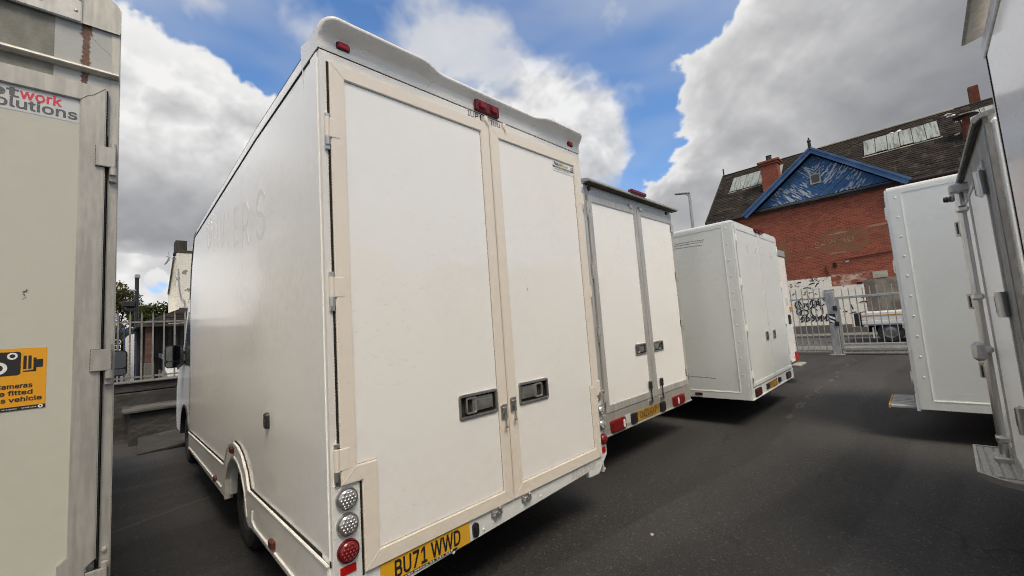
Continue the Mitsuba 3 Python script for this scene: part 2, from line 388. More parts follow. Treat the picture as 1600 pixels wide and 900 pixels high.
def lab(key, text):
    labels[key] = {'label': text}


def bx(u0, u1, v0, v1, z0, z1, b=0.0):
    if b <= 0:
        return trimesh.creation.box(bounds=[[min(u0, u1), min(v0, v1), min(z0, z1)], [max(u0, u1), max(v0, v1), max(z0, z1)]])
    c = [(min(a), max(a)) for a in ((u0, u1), (v0, v1), (z0, z1))]
    b = min([b] + [(h - l) * 0.45 for l, h in c])
    pts = []
    for i in range(8):
        s = [(i >> k) & 1 for k in range(3)]
        p = [c[k][s[k]] for k in range(3)]
        q = [p[k] + (b if s[k] == 0 else -b) for k in range(3)]
        for k in range(3):
            pts.append([p[j] if j == k else q[j] for j in range(3)])
    return trimesh.convex.convex_hull(np.array(pts))


def ext(poly, axis, a, b):
    """extrude a polygon: axis 'v' reads it as (u, z), 'u' as (v, z), 'z' as (u, v)"""
    if not isinstance(poly, Polygon) and not hasattr(poly, 'geoms'):
        poly = Polygon(poly)
    out = []
    for g in getattr(poly, 'geoms', [poly]):
        if g.area < 1e-9:
            continue
        m = trimesh.creation.extrude_polygon(g, abs(b - a), engine='earcut')
        x, y, z = m.vertices.T.copy()
        z = z + min(a, b)
        if axis == 'v':
            m.vertices = np.stack([x, z, y], 1)
            m.invert()
        elif axis == 'u':
            m.vertices = np.stack([z, x, y], 1)
        else:
            m.vertices = np.stack([x, y, z], 1)
        out.append(m)
    return cat(*out)


def bev(poly, axis, back, front, b):
    """extrusion with a stepped soft edge on the front"""
    d = b if front > back else -b
    return cat(ext(poly, axis, back, front - d), ext(poly.buffer(-abs(b), join_style=2), axis, front - d, front))


def rr(x0, y0, x1, y1, r):
    return sbox(x0 + r, y0 + r, x1 - r, y1 - r).buffer(r, quad_segs=4)


def cyl(p, q, r, n=14):
    return trimesh.creation.cylinder(radius=r, segment=[p, q], sections=n)


def tube(pts, r, n=10):
    ms = [cyl(a, b, r, n) for a, b in zip(pts[:-1], pts[1:])]
    for p in pts[1:-1]:
        s = trimesh.creation.icosphere(1, r * 1.0)
        s.apply_translation(p)
        ms.append(s)
    return cat(*ms)


def lathe(prof, n=28):
    return trimesh.creation.revolve(np.array(prof, float), sections=n)


def orient(m, o, ex, ey, ez):
    t = np.eye(4)
    t[:3, 0], t[:3, 1], t[:3, 2], t[:3, 3] = ex, ey, ez, o
    m = m.copy()
    m.apply_transform(t)
    return m


REAR = ((1, 0, 0), (0, 0, 1), (0, -1, 0))      # faces -v
LEFT = ((0, -1, 0), (0, 0, 1), (-1, 0, 0))     # faces -u
RIGHT = ((0, 1, 0), (0, 0, 1), (1, 0, 0))      # faces +u


def txt(s, h, o, axes=REAR, width=None, bold=False, depth=0.0012, slant=0.0, right=False):
    m = meshkit.text_mesh(s, h, depth, bold)
    if width:
        k = width / (m.bounds[1][0] - m.bounds[0][0])
        m.apply_transform(np.diag([k, 1, 1, 1]))
    if slant:
        m.vertices[:, 0] += slant * m.vertices[:, 1]
    m.apply_translation([-(m.bounds[1][0] if right else m.bounds[0][0]), 0, 0])
    return orient(m, o, *axes)


def wheel(t, F, u, v, r, wd, side):
    """tyre with rounded shoulders, dished rim with hand holes; side -1 faces -u"""
    h = wd / 2
    pr = [(r * 0.60, -h * 0.92), (r * 0.80, -h), (r * 0.94, -h * 0.93), (r, -h * 0.70), (r, h * 0.70), (r * 0.94, h * 0.93), (r * 0.80, h), (r * 0.60, h * 0.92), (r * 0.60, -h * 0.92)]
    ty = lathe(pr, 36)
    blocks = []
    for i in range(44):
        a = i / 44 * 2 * math.pi
        for k in (-0.42, 0.0, 0.42):
            b = trimesh.creation.box(extents=[0.010, r * 0.105, h * 0.36])
            b.apply_translation([r + 0.002, 0, k * h + (0.02 if i % 2 else -0.01)])
            b.apply_transform(trimesh.transformations.rotation_matrix(a, [0, 0, 1]))
            blocks.append(b)
    rim = lathe([(0.0, 0.30 * h), (r * 0.20, 0.30 * h), (r * 0.24, 0.05 * h), (r * 0.48, -0.05 * h), (r * 0.55, 0.55 * h), (r * 0.615, 0.80 * h), (r * 0.60, 0.2 * h), (r * 0.59, -0.9 * h)], 36)
    nuts = []
    for i in range(5):
        a = i / 5 * 2 * math.pi
        nuts.append(cyl([r * 0.33 * math.cos(a), r * 0.33 * math.sin(a), -0.05 * h], [r * 0.33 * math.cos(a), r * 0.33 * math.sin(a), 0.12 * h], r * 0.04, 6))
    ax = LEFT if side < 0 else RIGHT
    w = F.add(t + '__wheel', orient(cat(rim, *nuts), (u, v, r), *ax), 'pewter_steel', 25)
    F.add(w + '__tyre', orient(cat(ty, *blocks), (u, v, r), *ax), 'tyre_rubber', 35)


def mirror(t, F, u, v, z, s, cabu):
    """door mirror: ribbed shell, two glasses facing back, two arms to the door; s -1 left, +1 right"""
    prof = rr(-0.10, -0.15, 0.10, 0.16, 0.05)
    sh = cat(ext(prof, 'v', 0.0, 0.05), ext(prof.buffer(-0.012), 'v', 0.05, 0.085), ext(prof.buffer(-0.035), 'v', 0.085, 0.11))
    sh.apply_translation([u, v, z])
    k = F.add(t + '__door_mirror', sh, 'black_plastic', 30)
    a = ext(rr(-0.085, -0.055, 0.085, 0.145, 0.035), 'v', -0.003, 0.004)
    b = ext(rr(-0.085, -0.138, 0.085, -0.066, 0.03), 'v', -0.003, 0.004)
    for m in (a, b):
        m.apply_translation([u, v, z])
        F.add(k + '__mirror_glass', m, 'mirror_glass')
    F.add(k + '__arm', cat(tube([(u, v + 0.05, z + 0.07), (cabu, v + 0.13, z + 0.05)], 0.024), tube([(u, v + 0.05, z - 0.06), (cabu, v + 0.13, z - 0.09)], 0.026)), 'black_plastic', 40)


def cab(t, F, W, v0, mat, mir=(-1, 1), mv=None, mz=1.42, mgap=0.17, inset=0.05):
    """panel-van cab in front of the box: shell with wheel arches, side glass, windscreen, door seams, mirrors, front wheels"""
    u0, u1 = inset, W - inset
    wc = v0 + 0.92
    prof = Polygon([(v0, 0.36), (v0, 2.18), (v0 + 0.28, 2.22), (v0 + 0.62, 2.14), (v0 + 1.22, 1.42), (v0 + 1.72, 1.16), (v0 + 1.90, 0.95), (v0 + 1.95, 0.55), (v0 + 1.88, 0.34)]).difference(Point(wc, 0.34).buffer(0.40))
    k = F.add(t + '__cab', ext(prof, 'u', u0, u1), mat)
    gl = Polygon([(v0 + 0.10, 1.30), (v0 + 0.12, 2.00), (v0 + 0.58, 2.00), (v0 + 1.10, 1.40), (v0 + 1.10, 1.30)])
    for a, b in ((u0 - 0.004, u0 + 0.01), (u1 - 0.01, u1 + 0.004)):
        F.add(k + '__side_window', ext(gl, 'u', a, b), 'dark_glass')
        F.add(k + '__door_seam', ext(sbox(v0 + 0.06, 0.5, v0 + 0.07, 2.05), 'u', a + (0.001 if a < 1 else 0), b - (0 if a < 1 else 0.001)), 'black_gap')
    ws = ext(Polygon([(v0 + 0.66, 2.105), (v0 + 1.20, 1.455), (v0 + 1.215, 1.465), (v0 + 0.675, 2.12)]), 'u', u0 + 0.1, u1 - 0.1)
    F.add(k + '__windscreen', ws, 'dark_glass')
    F.add(k + '__wheel_arch', ([ext(Point(wc, 0.34).buffer(0.43).difference(Point(wc, 0.34).buffer(0.395)).intersection(sbox(v0, 0.33, v0 + 2, 2)), 'u', *s) for s in ((u0 - 0.012, u0 + 0.06), (u1 - 0.06, u1 + 0.012))]), 'black_plastic')
    for s in mir:
        mirror(t, F, (u0 - mgap) if s < 0 else (u1 + mgap), mv if mv else v0 + 1.02, mz, s, u0 if s < 0 else u1)
    wheel(t, F, u0 + 0.13, wc, 0.335, 0.21, -1)
    wheel(t, F, u1 - 0.13, wc, 0.335, 0.21, 1)


def chassis(t, F, W, v1, rear_v, zb, wheels=True):
    F.add(t + '__chassis', cat(bx(0.12, W - 0.12, 0.12, v1 - 0.1, zb + 0.01, zb + 0.10), bx(0.45, 0.55, 0.3, v1 + 1.3, 0.30, zb + 0.05), bx(W - 0.55, W - 0.45, 0.3, v1 + 1.3, 0.30, zb + 0.05), bx(0.3, W - 0.3, rear_v - 0.05, rear_v + 0.05, 0.28, 0.38)), 'underbody')
    if wheels:
        wheel(t, F, 0.20, rear_v, 0.335, 0.22, -1)
        wheel(t, F, W - 0.20, rear_v, 0.335, 0.22, 1)


def hinge(par, F, u, z, s=1, mat='cream_trim', w=0.055, h=0.095, v=-0.036):
    """strap hinge: leaf on the door, barrel on the post with a pin, bracket below; s 1 = post on the left"""
    k = F.add(par + '__hinge', cat(bx(u + s * 0.014, u + s * (0.014 + w), v - 0.009, v + 0.006, z - h / 2, z + h / 2, 0.003), cyl([u + s * 0.012, v - 0.002, z - h / 2], [u + s * 0.012, v - 0.002, z + h / 2], 0.0125, 12)), mat, 30)
    F.add(k + '__shim', bx(u + s * 0.014, u + s * (0.0158 + w), v - 0.0035, v + 0.004, z - h / 2 - 0.0016, z + h / 2 + 0.0016), 'black_gap')
    F.add(k + '__pin', cat(cyl([u + s * 0.012, v - 0.002, z - h / 2 - 0.04], [u + s * 0.012, v - 0.002, z - h / 2 + 0.001], 0.0135, 12)), 'bright_steel', 30)
    F.add(k + '__bracket', [bx(u + s * 0.002, u + s * 0.024, v - 0.004, 0.0, z - h / 2 - 0.062, z - h / 2 - 0.030, 0.002), bx(u + s * 0.002, u + s * 0.024, v - 0.004, 0.0, z + h / 2 + 0.004, z + h / 2 + 0.024, 0.002)], 'bright_steel', 30)
    return k


def rivets(par, F, pts, axes, r, mat):
    for o in pts:
        m = lathe([(0.0, r * 0.55), (r * 0.55, r * 0.45), (r, 0.0)], 10)
        F.add(par + '__rivet', orient(m, o, *axes), mat, 50)


def paddle(par, F, u0, z0, u1, z1, v, flip):
    """recessed paddle latch: raised rim, dish, sprung plate and a folding loop"""
    rim = rr(u0, z0, u1, z1, 0.018)
    inn = rim.buffer(-0.016)
    w, h = u1 - u0, z1 - z0
    ring = cat(ext(rim.difference(inn), 'v', v - 0.006, v + 0.004), ext(rim.buffer(-0.004).difference(inn.buffer(0.003)), 'v', v - 0.010, v - 0.006))
    k = F.add(par + '__latch', ring, 'pewter_steel')
    F.add(k + '__dish', cat(ext(inn.buffer(0.004), 'v', v + 0.026, v + 0.030), ext(inn.buffer(0.004).difference(inn.buffer(-0.001)), 'v', v + 0.002, v + 0.028)), 'dark_steel')
    fx = (lambda x: u0 + x * w) if not flip else (lambda x: u1 - x * w)
    a, b = sorted((fx(0.36), fx(0.90)))
    pl = cat(bev(rr(a, z0 + 0.24 * h, b, z1 - 0.20 * h, 0.006), 'v', v + 0.024, v + 0.004, 0.004), bev(rr(a + 0.12 * w, z0 + 0.36 * h, b - 0.08 * w, z1 - 0.32 * h, 0.004), 'v', v + 0.006, v - 0.002, 0.003))
    F.add(k + '__plate', pl, 'pewter_steel')
    a, b = sorted((fx(0.19), fx(0.46)))
    lp = rr(a, z0 + 0.17 * h, b, z1 - 0.16 * h, 0.014)
    F.add(k + '__pull_loop', bev(lp.difference(lp.buffer(-0.011)), 'v', v + 0.014, v - 0.003, 0.003), 'bright_steel')
    return k


def keylock(par, F, u, z, v):
    k = F.add(par + '__lock', cat(bx(u - 0.026, u + 0.026, v - 0.010, v, z - 0.045, z + 0.045, 0.004), bx(u - 0.018, u + 0.014, v - 0.022, v - 0.009, z - 0.010, z + 0.030, 0.004)), 'pewter_steel')
    F.add(k + '__key', cat(cyl([u + 0.002, v - 0.018, z - 0.09], [u, v - 0.018, z + 0.005], 0.0045, 8), bx(u - 0.014, u + 0.016, v - 0.021, v - 0.015, z - 0.096, z - 0.088)), 'bright_steel')


def round_lamp(t, F, u, z, v, r, lens, rim='black_plastic', studs=True, label=None):
    k = F.add(t + '__rear_lamp', orient(lathe([(0, 0.0), (r, 0.0), (r * 1.0, 0.010), (r * 0.93, 0.016), (r * 0.88, 0.012), (0, 0.012)], 30), (u, v, z), *REAR), rim, 30)
    ms = [lathe([(0.0, 0.030), (r * 0.35, 0.0285), (r * 0.62, 0.0245), (r * 0.80, 0.019), (r * 0.90, 0.010)], 30)]
    if studs:
        st = r * 0.30
        for i in range(-4, 5):
            for j in range(-4, 5):
                x, y = (i + 0.5 * (j % 2)) * st * 1.05, j * st * 0.92
                d = math.hypot(x, y) / r
                if d < 0.76:
                    s = trimesh.creation.icosphere(1, st * 0.47)
                    s.vertices[:, 2] *= 0.7
                    s.apply_translation([x, y, 0.030 - 0.0155 * d * d])
                    ms.append(s)
    F.add(k + '__lens', orient(cat(*ms), (u, v, z), *REAR), lens, 40)
    if label:
        lab(k, label)


bsdf('dirty_plate_yellow', base_color=metal((0.25, 0.14, 0.02), (0.46, 0.25, 0.02), (12, 12, 16)), roughness=0.5)


def plate(t, F, u0, z0, u1, z1, v, text, label, bold=True):
    k = F.add(t + '__number_plate', ext(rr(u0, z0, u1, z1, 0.008), 'v', v - 0.004, v), 'plate_yellow' if bold else 'dirty_plate_yellow')
    lab(k, label)
    h = (z1 - z0)
    F.add(k + '__lettering', txt(text, h * 0.68, (u0 + (u1 - u0) * 0.135, v - 0.004, z0 + h * 0.19), width=(u1 - u0) * 0.74, bold=bold), 'print_black')
    F.add(k + '__maker_line', cat(txt('vehicle plates', h * 0.05, (u0 + (u1 - u0) * 0.38, v - 0.004, z0 + h * 0.075))), 'print_black')
    return k


def frame_poly(outer, w):
    return outer.difference(outer.buffer(-w, join_style=2))


# ------------------------------------------------------------------ the ground and the built setting
def sheet(x0, x1, y0, y1, z, n=1):
    return trimesh.Trimesh(np.array([[x0, y0, z], [x1, y0, z], [x1, y1, z], [x0, y1, z]], float), [[0, 1, 2], [0, 2, 3]], process=False)


W0.add('ground', sheet(-600, 600, -600, 600, -0.012), 'road_asphalt')
labels['ground'] = {'label': 'dark ground of the streets around the yard', 'category': 'ground', 'kind': 'structure'}
W0.add('yard_paving', sheet(-14, 15.8, -9, 10.25, 0.0), 'asphalt')
labels['yard_paving'] = {'label': 'worn dark asphalt of the parking yard between the two rows of vans', 'category': 'asphalt yard', 'kind': 'structure'}
W0.add('road', sheet(17.6, 23.2, -60, 60, -0.004), 'road_asphalt')
labels['road'] = {'label': 'grey street beyond the yard gate', 'category': 'road', 'kind': 'structure'}
for nm, (a, b) in (('pavement', (15.85, 17.5)), ('pavement', (23.3, 25.2))):
    k = W0.add(nm, bx(a, b, -40, 40, -0.05, 0.10, 0.02), 'concrete')
    labels[k] = {'label': 'grey pavement under the yard fence' if a < 20 else 'grey pavement at the foot of the brick building', 'category': 'pavement', 'kind': 'structure'}

# --- the Luton van with the cream framed doors, in the middle of the photo
V1 = Frame(0.695, 1.93)
t = thing('box_van', 'large white box van with cream framed rear doors and a moulded roof spoiler', 'van')
Wd = 2.09
ZT, ZM = 2.915, 2.835
archO = [(1.405, 0.545), (1.47, 0.645), (1.60, 0.735), (1.73, 0.777), (1.86, 0.789), (2.00, 0.760), (2.12, 0.685), (2.22, 0.560), (2.30, 0.553)]
side = Polygon([(0.0, 0.54), (0.0, ZT), (1.2, ZT), (4.04, 2.822), (4.25, 2.49), (4.385, 2.03), (4.385, 0.54)]).difference(Polygon(archO + [(2.30, 0.3), (1.40, 0.3)]))
V1.add(t + '__body', ext(side, 'u', 0.0, Wd), 'gloss_white_side')
V1.add(t + '__corner_strip', (bev(sbox(0.0, 0.55, 0.085, ZT - 0.004), 'u', 0.004, -0.005, 0.002), bev(sbox(0.0, 0.55, 0.085, ZT - 0.004), 'u', Wd - 0.004, Wd + 0.005, 0.002)), 'gloss_white_side')
gh = []                                                                # lettering long since peeled off, its outline still showing; it climbs towards the front
for ch, v, w, z0, h in (('U', 3.14, 0.22, 2.50, 0.28), ('N', 2.80, 0.24, 2.43, 0.30), ('V', 2.48, 0.24, 2.39, 0.30), ('I', 2.13, 0.055, 2.345, 0.30), ('E', 1.90, 0.19, 2.30, 0.31), ('R', 1.60, 0.21, 2.235, 0.33), ('S', 1.20, 0.235, 2.205, 0.33)):
    gh.append(txt(ch, h, (-0.0002, v, z0), LEFT, width=w, depth=0.0008))
k = V1.add(t + '__ghost_lettering', gh, 'ghost_letter')
lab(k, 'faint ghost of a peeled capital letter high on the van side')
# roof cap: rounded along both sides, dropping at the front
vs = [0.20, 1.2, 2.9, 3.75, 4.06, 4.30, 4.42]
zb = [ZT + 0.004, ZT + 0.004, 2.868, 2.838, 2.822, 2.51, 2.10]
zt = [3.075, 3.07, 2.99, 2.93, 2.905, 2.60, 2.15]
rows = []
for v, a, b in zip(vs, zb, zt):
    h = b - a
    prof = [(-0.006, a), (-0.004, a + h * 0.35), (0.012, a + h * 0.68), (0.045, a + h * 0.90), (0.10, b), (Wd / 2, b + 0.02)]
    rows.append([(u, v, z) for u, z in prof] + [(Wd - u, v, z) for u, z in prof[::-1]])
n = len(rows[0])
vv = np.array(rows).reshape(-1, 3)
ff = [[i * n + j, i * n + j + 1, (i + 1) * n + j + 1, (i + 1) * n + j] for i in range(len(rows) - 1) for j in range(n - 1)]
capend = Polygon([(a, b) for a, _, b in rows[0]] + [(Wd, ZT - 0.1), (0, ZT - 0.1)]).buffer(0)
V1.add(t + '__cap_end', ext(capend, 'v', 0.19, 0.20), 'white_moulding')
V1.add(t + '__roof_cap', trimesh.Trimesh(*(lambda a: (a[0], np.vstack([np.array(a[1])[:, [0, 1, 2]], np.array(a[1])[:, [0, 2, 3]]])))((vv, ff)), process=False), 'white_moulding', 40)
V1.add(t + '__roof_seam', cat(ext(Polygon([(0.02, ZT - 0.006), (1.2, ZT - 0.006), (4.02, 2.816), (4.24, 2.485), (4.375, 2.03), (4.375, 0.55), (4.389, 0.55), (4.389, 2.03), (4.256, 2.495), (4.045, 2.828), (1.2, ZT + 0.005), (0.02, ZT + 0.005)]), 'u', -0.002, Wd + 0.002)), 'black_gap')
# spoiler moulding: cove under a rolled lip, deeper at both ends than in the middle
rows = []
us = np.unique(np.concatenate([np.linspace(-0.006, 0.12, 12), np.linspace(0.12, 0.52, 5), np.linspace(0.52, 0.72, 9), np.linspace(0.72, 1.46, 8), np.linspace(1.46, 1.68, 9), np.linspace(1.68, Wd - 0.12, 5), np.linspace(Wd - 0.12, Wd + 0.006, 12)]))
for u in us:
    e = float(np.clip(min(u + 0.006, Wd + 0.006 - u) / 0.075, 0, 1))
    e = math.sqrt(max(0.0, 1 - (1 - e) ** 2))
    c = float(sstep(0.54, 0.70, u) * (1 - sstep(1.48, 1.66, u)))
    ov = (0.078 - 0.030 * c) * e
    hh = (0.152 - 0.022 * c)
    z0 = ZT + 0.006
    top = z0 + hh * (0.74 + 0.26 * e)
    H = top - z0
    pr = [(-0.001, z0), (-0.026, z0), (-0.030, z0 + 0.02), (-0.028 - 0.03 * ov, z0 + H * 0.34), (-0.028 - 0.28 * ov, z0 + H * 0.52), (-0.028 - 0.66 * ov, z0 + H * 0.66), (-0.026 - 0.95 * ov, z0 + H * 0.78), (-0.026 - ov, z0 + H * 0.85), (-0.024 - 0.95 * ov, z0 + H * 0.93), (-0.022 - 0.70 * ov, z0 + H * 0.985), (-0.002, z0 + H * 1.0), (0.10, z0 + H * 0.985 - 0.004), (0.21, z0 + (0.80 + 0.12 * e) * 0.165)]
    rows.append([(u, v, z) for v, z in pr])
n = len(rows[0])
vv = np.array(rows).reshape(-1, 3)
ff = np.array([[i * n + j, (i + 1) * n + j, (i + 1) * n + j + 1, i * n + j + 1] for i in range(len(rows) - 1) for j in range(n - 1)])
endl = [ext(Polygon([(v, z) for (_, v, z) in r] + [(0.21, ZT + 0.006)]).buffer(0), 'u', r[0][0], r[0][0] + (0.004 if r[0][0] < 1 else -0.004)) for r in (rows[0], rows[-1])]
V1.add(t + '__spoiler', cat(trimesh.Trimesh(vv, np.vstack([ff[:, [0, 1, 2]], ff[:, [0, 2, 3]]]), process=False), *endl), 'white_moulding', 50)
V1.add(t + '__spoiler_joint', ([tube([(u, -0.0305, ZT + 0.02), (u + 0.03, -0.034, ZT + 0.060), (u + 0.070, -0.056, ZT + 0.095), (u + 0.080, -0.074, ZT + 0.112)], 0.0009, 6) for u in (0.60, 1.48)]), 'print_silver')
for u in (0.114, 1.967):
    k = V1.add(t + '__marker_lamp', bev(rr(u - 0.034, 2.948, u + 0.034, 2.992, 0.008), 'v', -0.022, -0.038, 0.003), 'black_plastic')
    V1.add(k + '__lens', bev(rr(u - 0.026, 2.954, u + 0.026, 2.986, 0.006), 'v', -0.034, -0.044, 0.003), 'red_reflector')
k = V1.add(t + '__brake_lamp', bev(rr(0.955, 2.924, 1.165, 3.000, 0.012), 'v', -0.022, -0.050, 0.004), 'dark_red_lens')
for a, b in ((0.985, 1.045), (1.085, 1.145)):
    V1.add(k + '__lens', bev(rr(a, 2.938, b, 2.988, 0.014), 'v', -0.048, -0.064, 0.006), 'red_lens')
# rear frame
out = Polygon([(0, 0.55), (0, ZT - 0.002), (Wd, ZT - 0.002), (Wd, 0.55)])
doorL = Polygon([(0.040, 0.872), (0.040, 2.860), (1.063, 2.860), (1.070, 0.473), (0.136, 0.473), (0.136, 0.872)])
doorR = Polygon([(1.071, 2.860), (2.055, 2.860), (2.062, 0.932), (2.030, 0.932), (2.030, 0.473), (1.078, 0.473)])
hole = unary_union([doorL, doorR]).buffer(0.006, join_style=2)
V1.add(t + '__rear_frame', ext(out.difference(hole), 'v', -0.026, 0.0), 'white_moulding')
V1.add(t + '__door_gap', ext(hole.buffer(-0.001).intersection(out), 'v', -0.012, -0.001), 'black_gap')
V1.add(t + '__header_gap', bx(0.0, Wd, -0.0235, -0.004, ZT - 0.003, ZT + 0.0065), 'black_gap')
V1.add(t + '__door_seal', (bx(0.030, 0.040, -0.030, -0.010, 0.88, 2.86), bx(0.126, 0.1355, -0.030, -0.010, 0.46, 0.866)), 'black_gap')
for nm, poly, w, lat, flip in (('left', doorL, 0.072, (0.700, 1.012, 0.992, 1.152), False), ('right', doorR, 0.078, (1.178, 1.012, 1.466, 1.152), True)):
    inner = poly.buffer(-w, join_style=2)
    lh = rr(*lat, 0.018).buffer(-0.012)
    k = V1.add(t + '__rear_door', ext(inner.buffer(0.02, join_style=2).difference(lh), 'v', -0.032, -0.012), 'gloss_white_door')
    V1.add(k + '__frame', bev(poly.difference(inner), 'v', -0.012, -0.043, 0.004), 'cream_trim')
    V1.add(k + '__panel_joint', ext(inner.difference(inner.buffer(-0.0022)), 'v', -0.0335, -0.030), 'print_grey')
    beads = []
    pc, ic = list(poly.exterior.coords)[:-1], list(inner.exterior.coords)[:-1]
    for p in pc:
        q = min(ic, key=lambda c: math.hypot(c[0] - p[0], c[1] - p[1]))
        if 0.03 < math.hypot(q[0] - p[0], q[1] - p[1]) < 0.16:
            L = LineString([(p[0] * 0.9 + q[0] * 0.1, p[1] * 0.9 + q[1] * 0.1), (p[0] * 0.08 + q[0] * 0.92, p[1] * 0.08 + q[1] * 0.92)])
            beads.append(ext(L.buffer(0.0022 if p[1] < 2 else 0.0014), 'v', -0.0445, -0.042))
    V1.add(k + '__mitre_bead', cat(*beads), 'white_moulding')
    paddle(k, V1, *lat, -0.032, flip)
    if nm == 'left':
        dl = k
        for z in (2.52, 1.755, 0.985):
            hinge(k, V1, 0.012, z)
        keylock(k, V1, 1.030, 1.005, -0.043)
    else:
        for z in (2.52, 1.755, 1.0):
            hinge(k, V1, Wd - 0.012, z, -1)
        keylock(k, V1, 1.112, 1.035, -0.043)
        s = V1.add(k + '__maker_sticker', bx(1.716, 1.975, -0.0335, -0.0325, 2.693, 2.781), 'print_white')
        lab(s, 'small white maker label in the top corner of the right door')
        V1.add(s + '__lettering', cat(txt('Maxi', 0.024, (1.738, -0.0335, 2.744), bold=True, width=0.078), bx(1.717, 1.974, -0.0343, -0.0336, 2.722, 2.736), txt('01', 0.022, (1.945, -0.0335, 2.742), bold=True)), 'print_black')
        V1.add(s + '__lettering', cat(txt('Mover', 0.020, (1.818, -0.0335, 2.744), bold=True, width=0.095), ext(Polygon([(1.83, 2.766), (1.842, 2.777), (1.852, 2.766)]), 'v', -0.0345, -0.0336)), 'print_gold')
        V1.add(s + '__small_print', cat(txt('low loader bodies', 0.008, (1.74, -0.0345, 2.725), width=0.20, depth=0.001)), 'print_white')
        V1.add(s + '__small_print', cat(txt('commercial vehicle builders', 0.0085, (1.74, -0.0335, 2.709), width=0.20), bx(1.717, 1.974, -0.0341, -0.0336, 2.6935, 2.6955)), 'print_grey')
V1.add(t + '__scribble', cat(txt('IUP', 0.036, (0.905, -0.026, 2.872), width=0.085, depth=0.0015), ext(LineString([(1.012, 2.905), (1.012, 2.878), (1.022, 2.868), (1.036, 2.862)]).buffer(0.004), 'v', -0.0275, -0.026), txt('IUU', 0.034, (1.10, -0.026, 2.868), width=0.085, depth=0.0015)), 'print_black')
for u in (1.03, 1.195):
    V1.add(t + '__keeper', cat(bx(u, u + 0.026, -0.05, -0.026, 2.868, 2.905, 0.004), bx(u + 0.006, u + 0.02, -0.058, -0.04, 2.85, 2.89, 0.004)), 'cream_trim')
V1.add(t + '__scratch', [ext(LineString(q).buffer(w), 'v', -0.0328, -0.0322) for q, w in (([(1.336, 1.772), (1.338, 1.752)], 0.0022),)], 'print_grey')
# rear skirt with lamps
sk = Polygon([(0.0, 0.56), (0.0, 0.325), (0.20, 0.335), (1.86, 0.400), (1.865, 0.358), (1.99, 0.352), (Wd + 0.026, 0.470), (Wd + 0.026, 0.56)])
sk = unary_union([sk, sbox(0.0, 0.5, 0.132, 0.868), sbox(2.036, 0.5, Wd + 0.004, 0.93)])
k = V1.add(t + '__rear_skirt', cat(bev(sk, 'v', 0.0, -0.028, 0.004), ext(sk.buffer(-0.02), 'v', 0.0, 0.05)), 'cool_white_panel')
V1.add(k + '__embossed_lettering', cat(txt('Maxi', 0.058, (1.655, -0.028, 0.408), width=0.145, depth=0.0015, slant=0.25), txt('Mover', 0.058, (1.795, -0.028, 0.408), width=0.15, depth=0.0015, slant=0.25)), 'print_silver')
for u, z, lens, st, tx in ((0.046, 0.812, 'clear_lens', True, 'uppermost clear round lamp on the left'), (0.046, 0.703, 'clear_lens', True, 'middle clear round lamp on the left'), (0.046, 0.592, 'red_lens', True, 'red round lamp on the left'),
                           (2.075, 0.812, 'clear_lens', True, None), (2.075, 0.703, 'clear_lens', True, None), (2.078, 0.592, 'red_lens', True, None)):
    uu = u + 0.018 if u < 1 else u - 0.004
    round_lamp(t, V1, uu, z, -0.028, 0.049 if u < 1 else 0.042, lens, 'pewter_steel' if lens == 'clear_lens' else 'dark_red_lens', st, tx)
V1.add(t + '__reflector', bev(sbox(0.028, 0.497, 0.098, 0.531), 'v', -0.028, -0.034, 0.002), 'red_reflector')
V1.add(t + '__reflector', bev(sbox(2.050, 0.490, 2.096, 0.532), 'v', -0.028, -0.034, 0.002), 'red_reflector')
k = plate(t, V1, 0.208, 0.362, 0.728, 0.470, -0.030, 'BU71 WWD', 'yellow number plate reading BU71 WWD')
V1.add(k + '__dealer_strip', cat(bx(0.30, 0.64, -0.0344, -0.0338, 0.3625, 0.3735)), 'print_black')
V1.add(k + '__dealer_text', txt('van centre 01 234 567', 0.0075, (0.33, -0.0344, 0.3645), width=0.28), 'print_white')
V1.add(t + '__plate_lamp', cat(bev(rr(0.748, 0.372, 0.790, 0.448, 0.02), 'v', -0.028, -0.046, 0.006), bev(rr(0.757, 0.392, 0.775, 0.430, 0.006), 'v', -0.044, -0.052, 0.003)), 'black_plastic')
for u in (0.935, 1.187):
    V1.add(t + '__door_catch', cat(bx(u - 0.045, u + 0.03, -0.034, -0.028, 0.427, 0.468, 0.002), bx(u - 0.028, u - 0.002, -0.052, -0.034, 0.422, 0.460, 0.004), bx(u + 0.006, u + 0.020, -0.056, -0.034, 0.428, 0.476, 0.004), cyl([u - 0.04, -0.046, 0.442], [u + 0.03, -0.046, 0.442], 0.006, 8)), 'bright_steel')
rivets(t, V1, [(1.32, -0.028, 0.408), (0.83, -0.028, 0.388), (0.62, -0.028, 0.352)], REAR, 0.010, 'cool_white_panel')
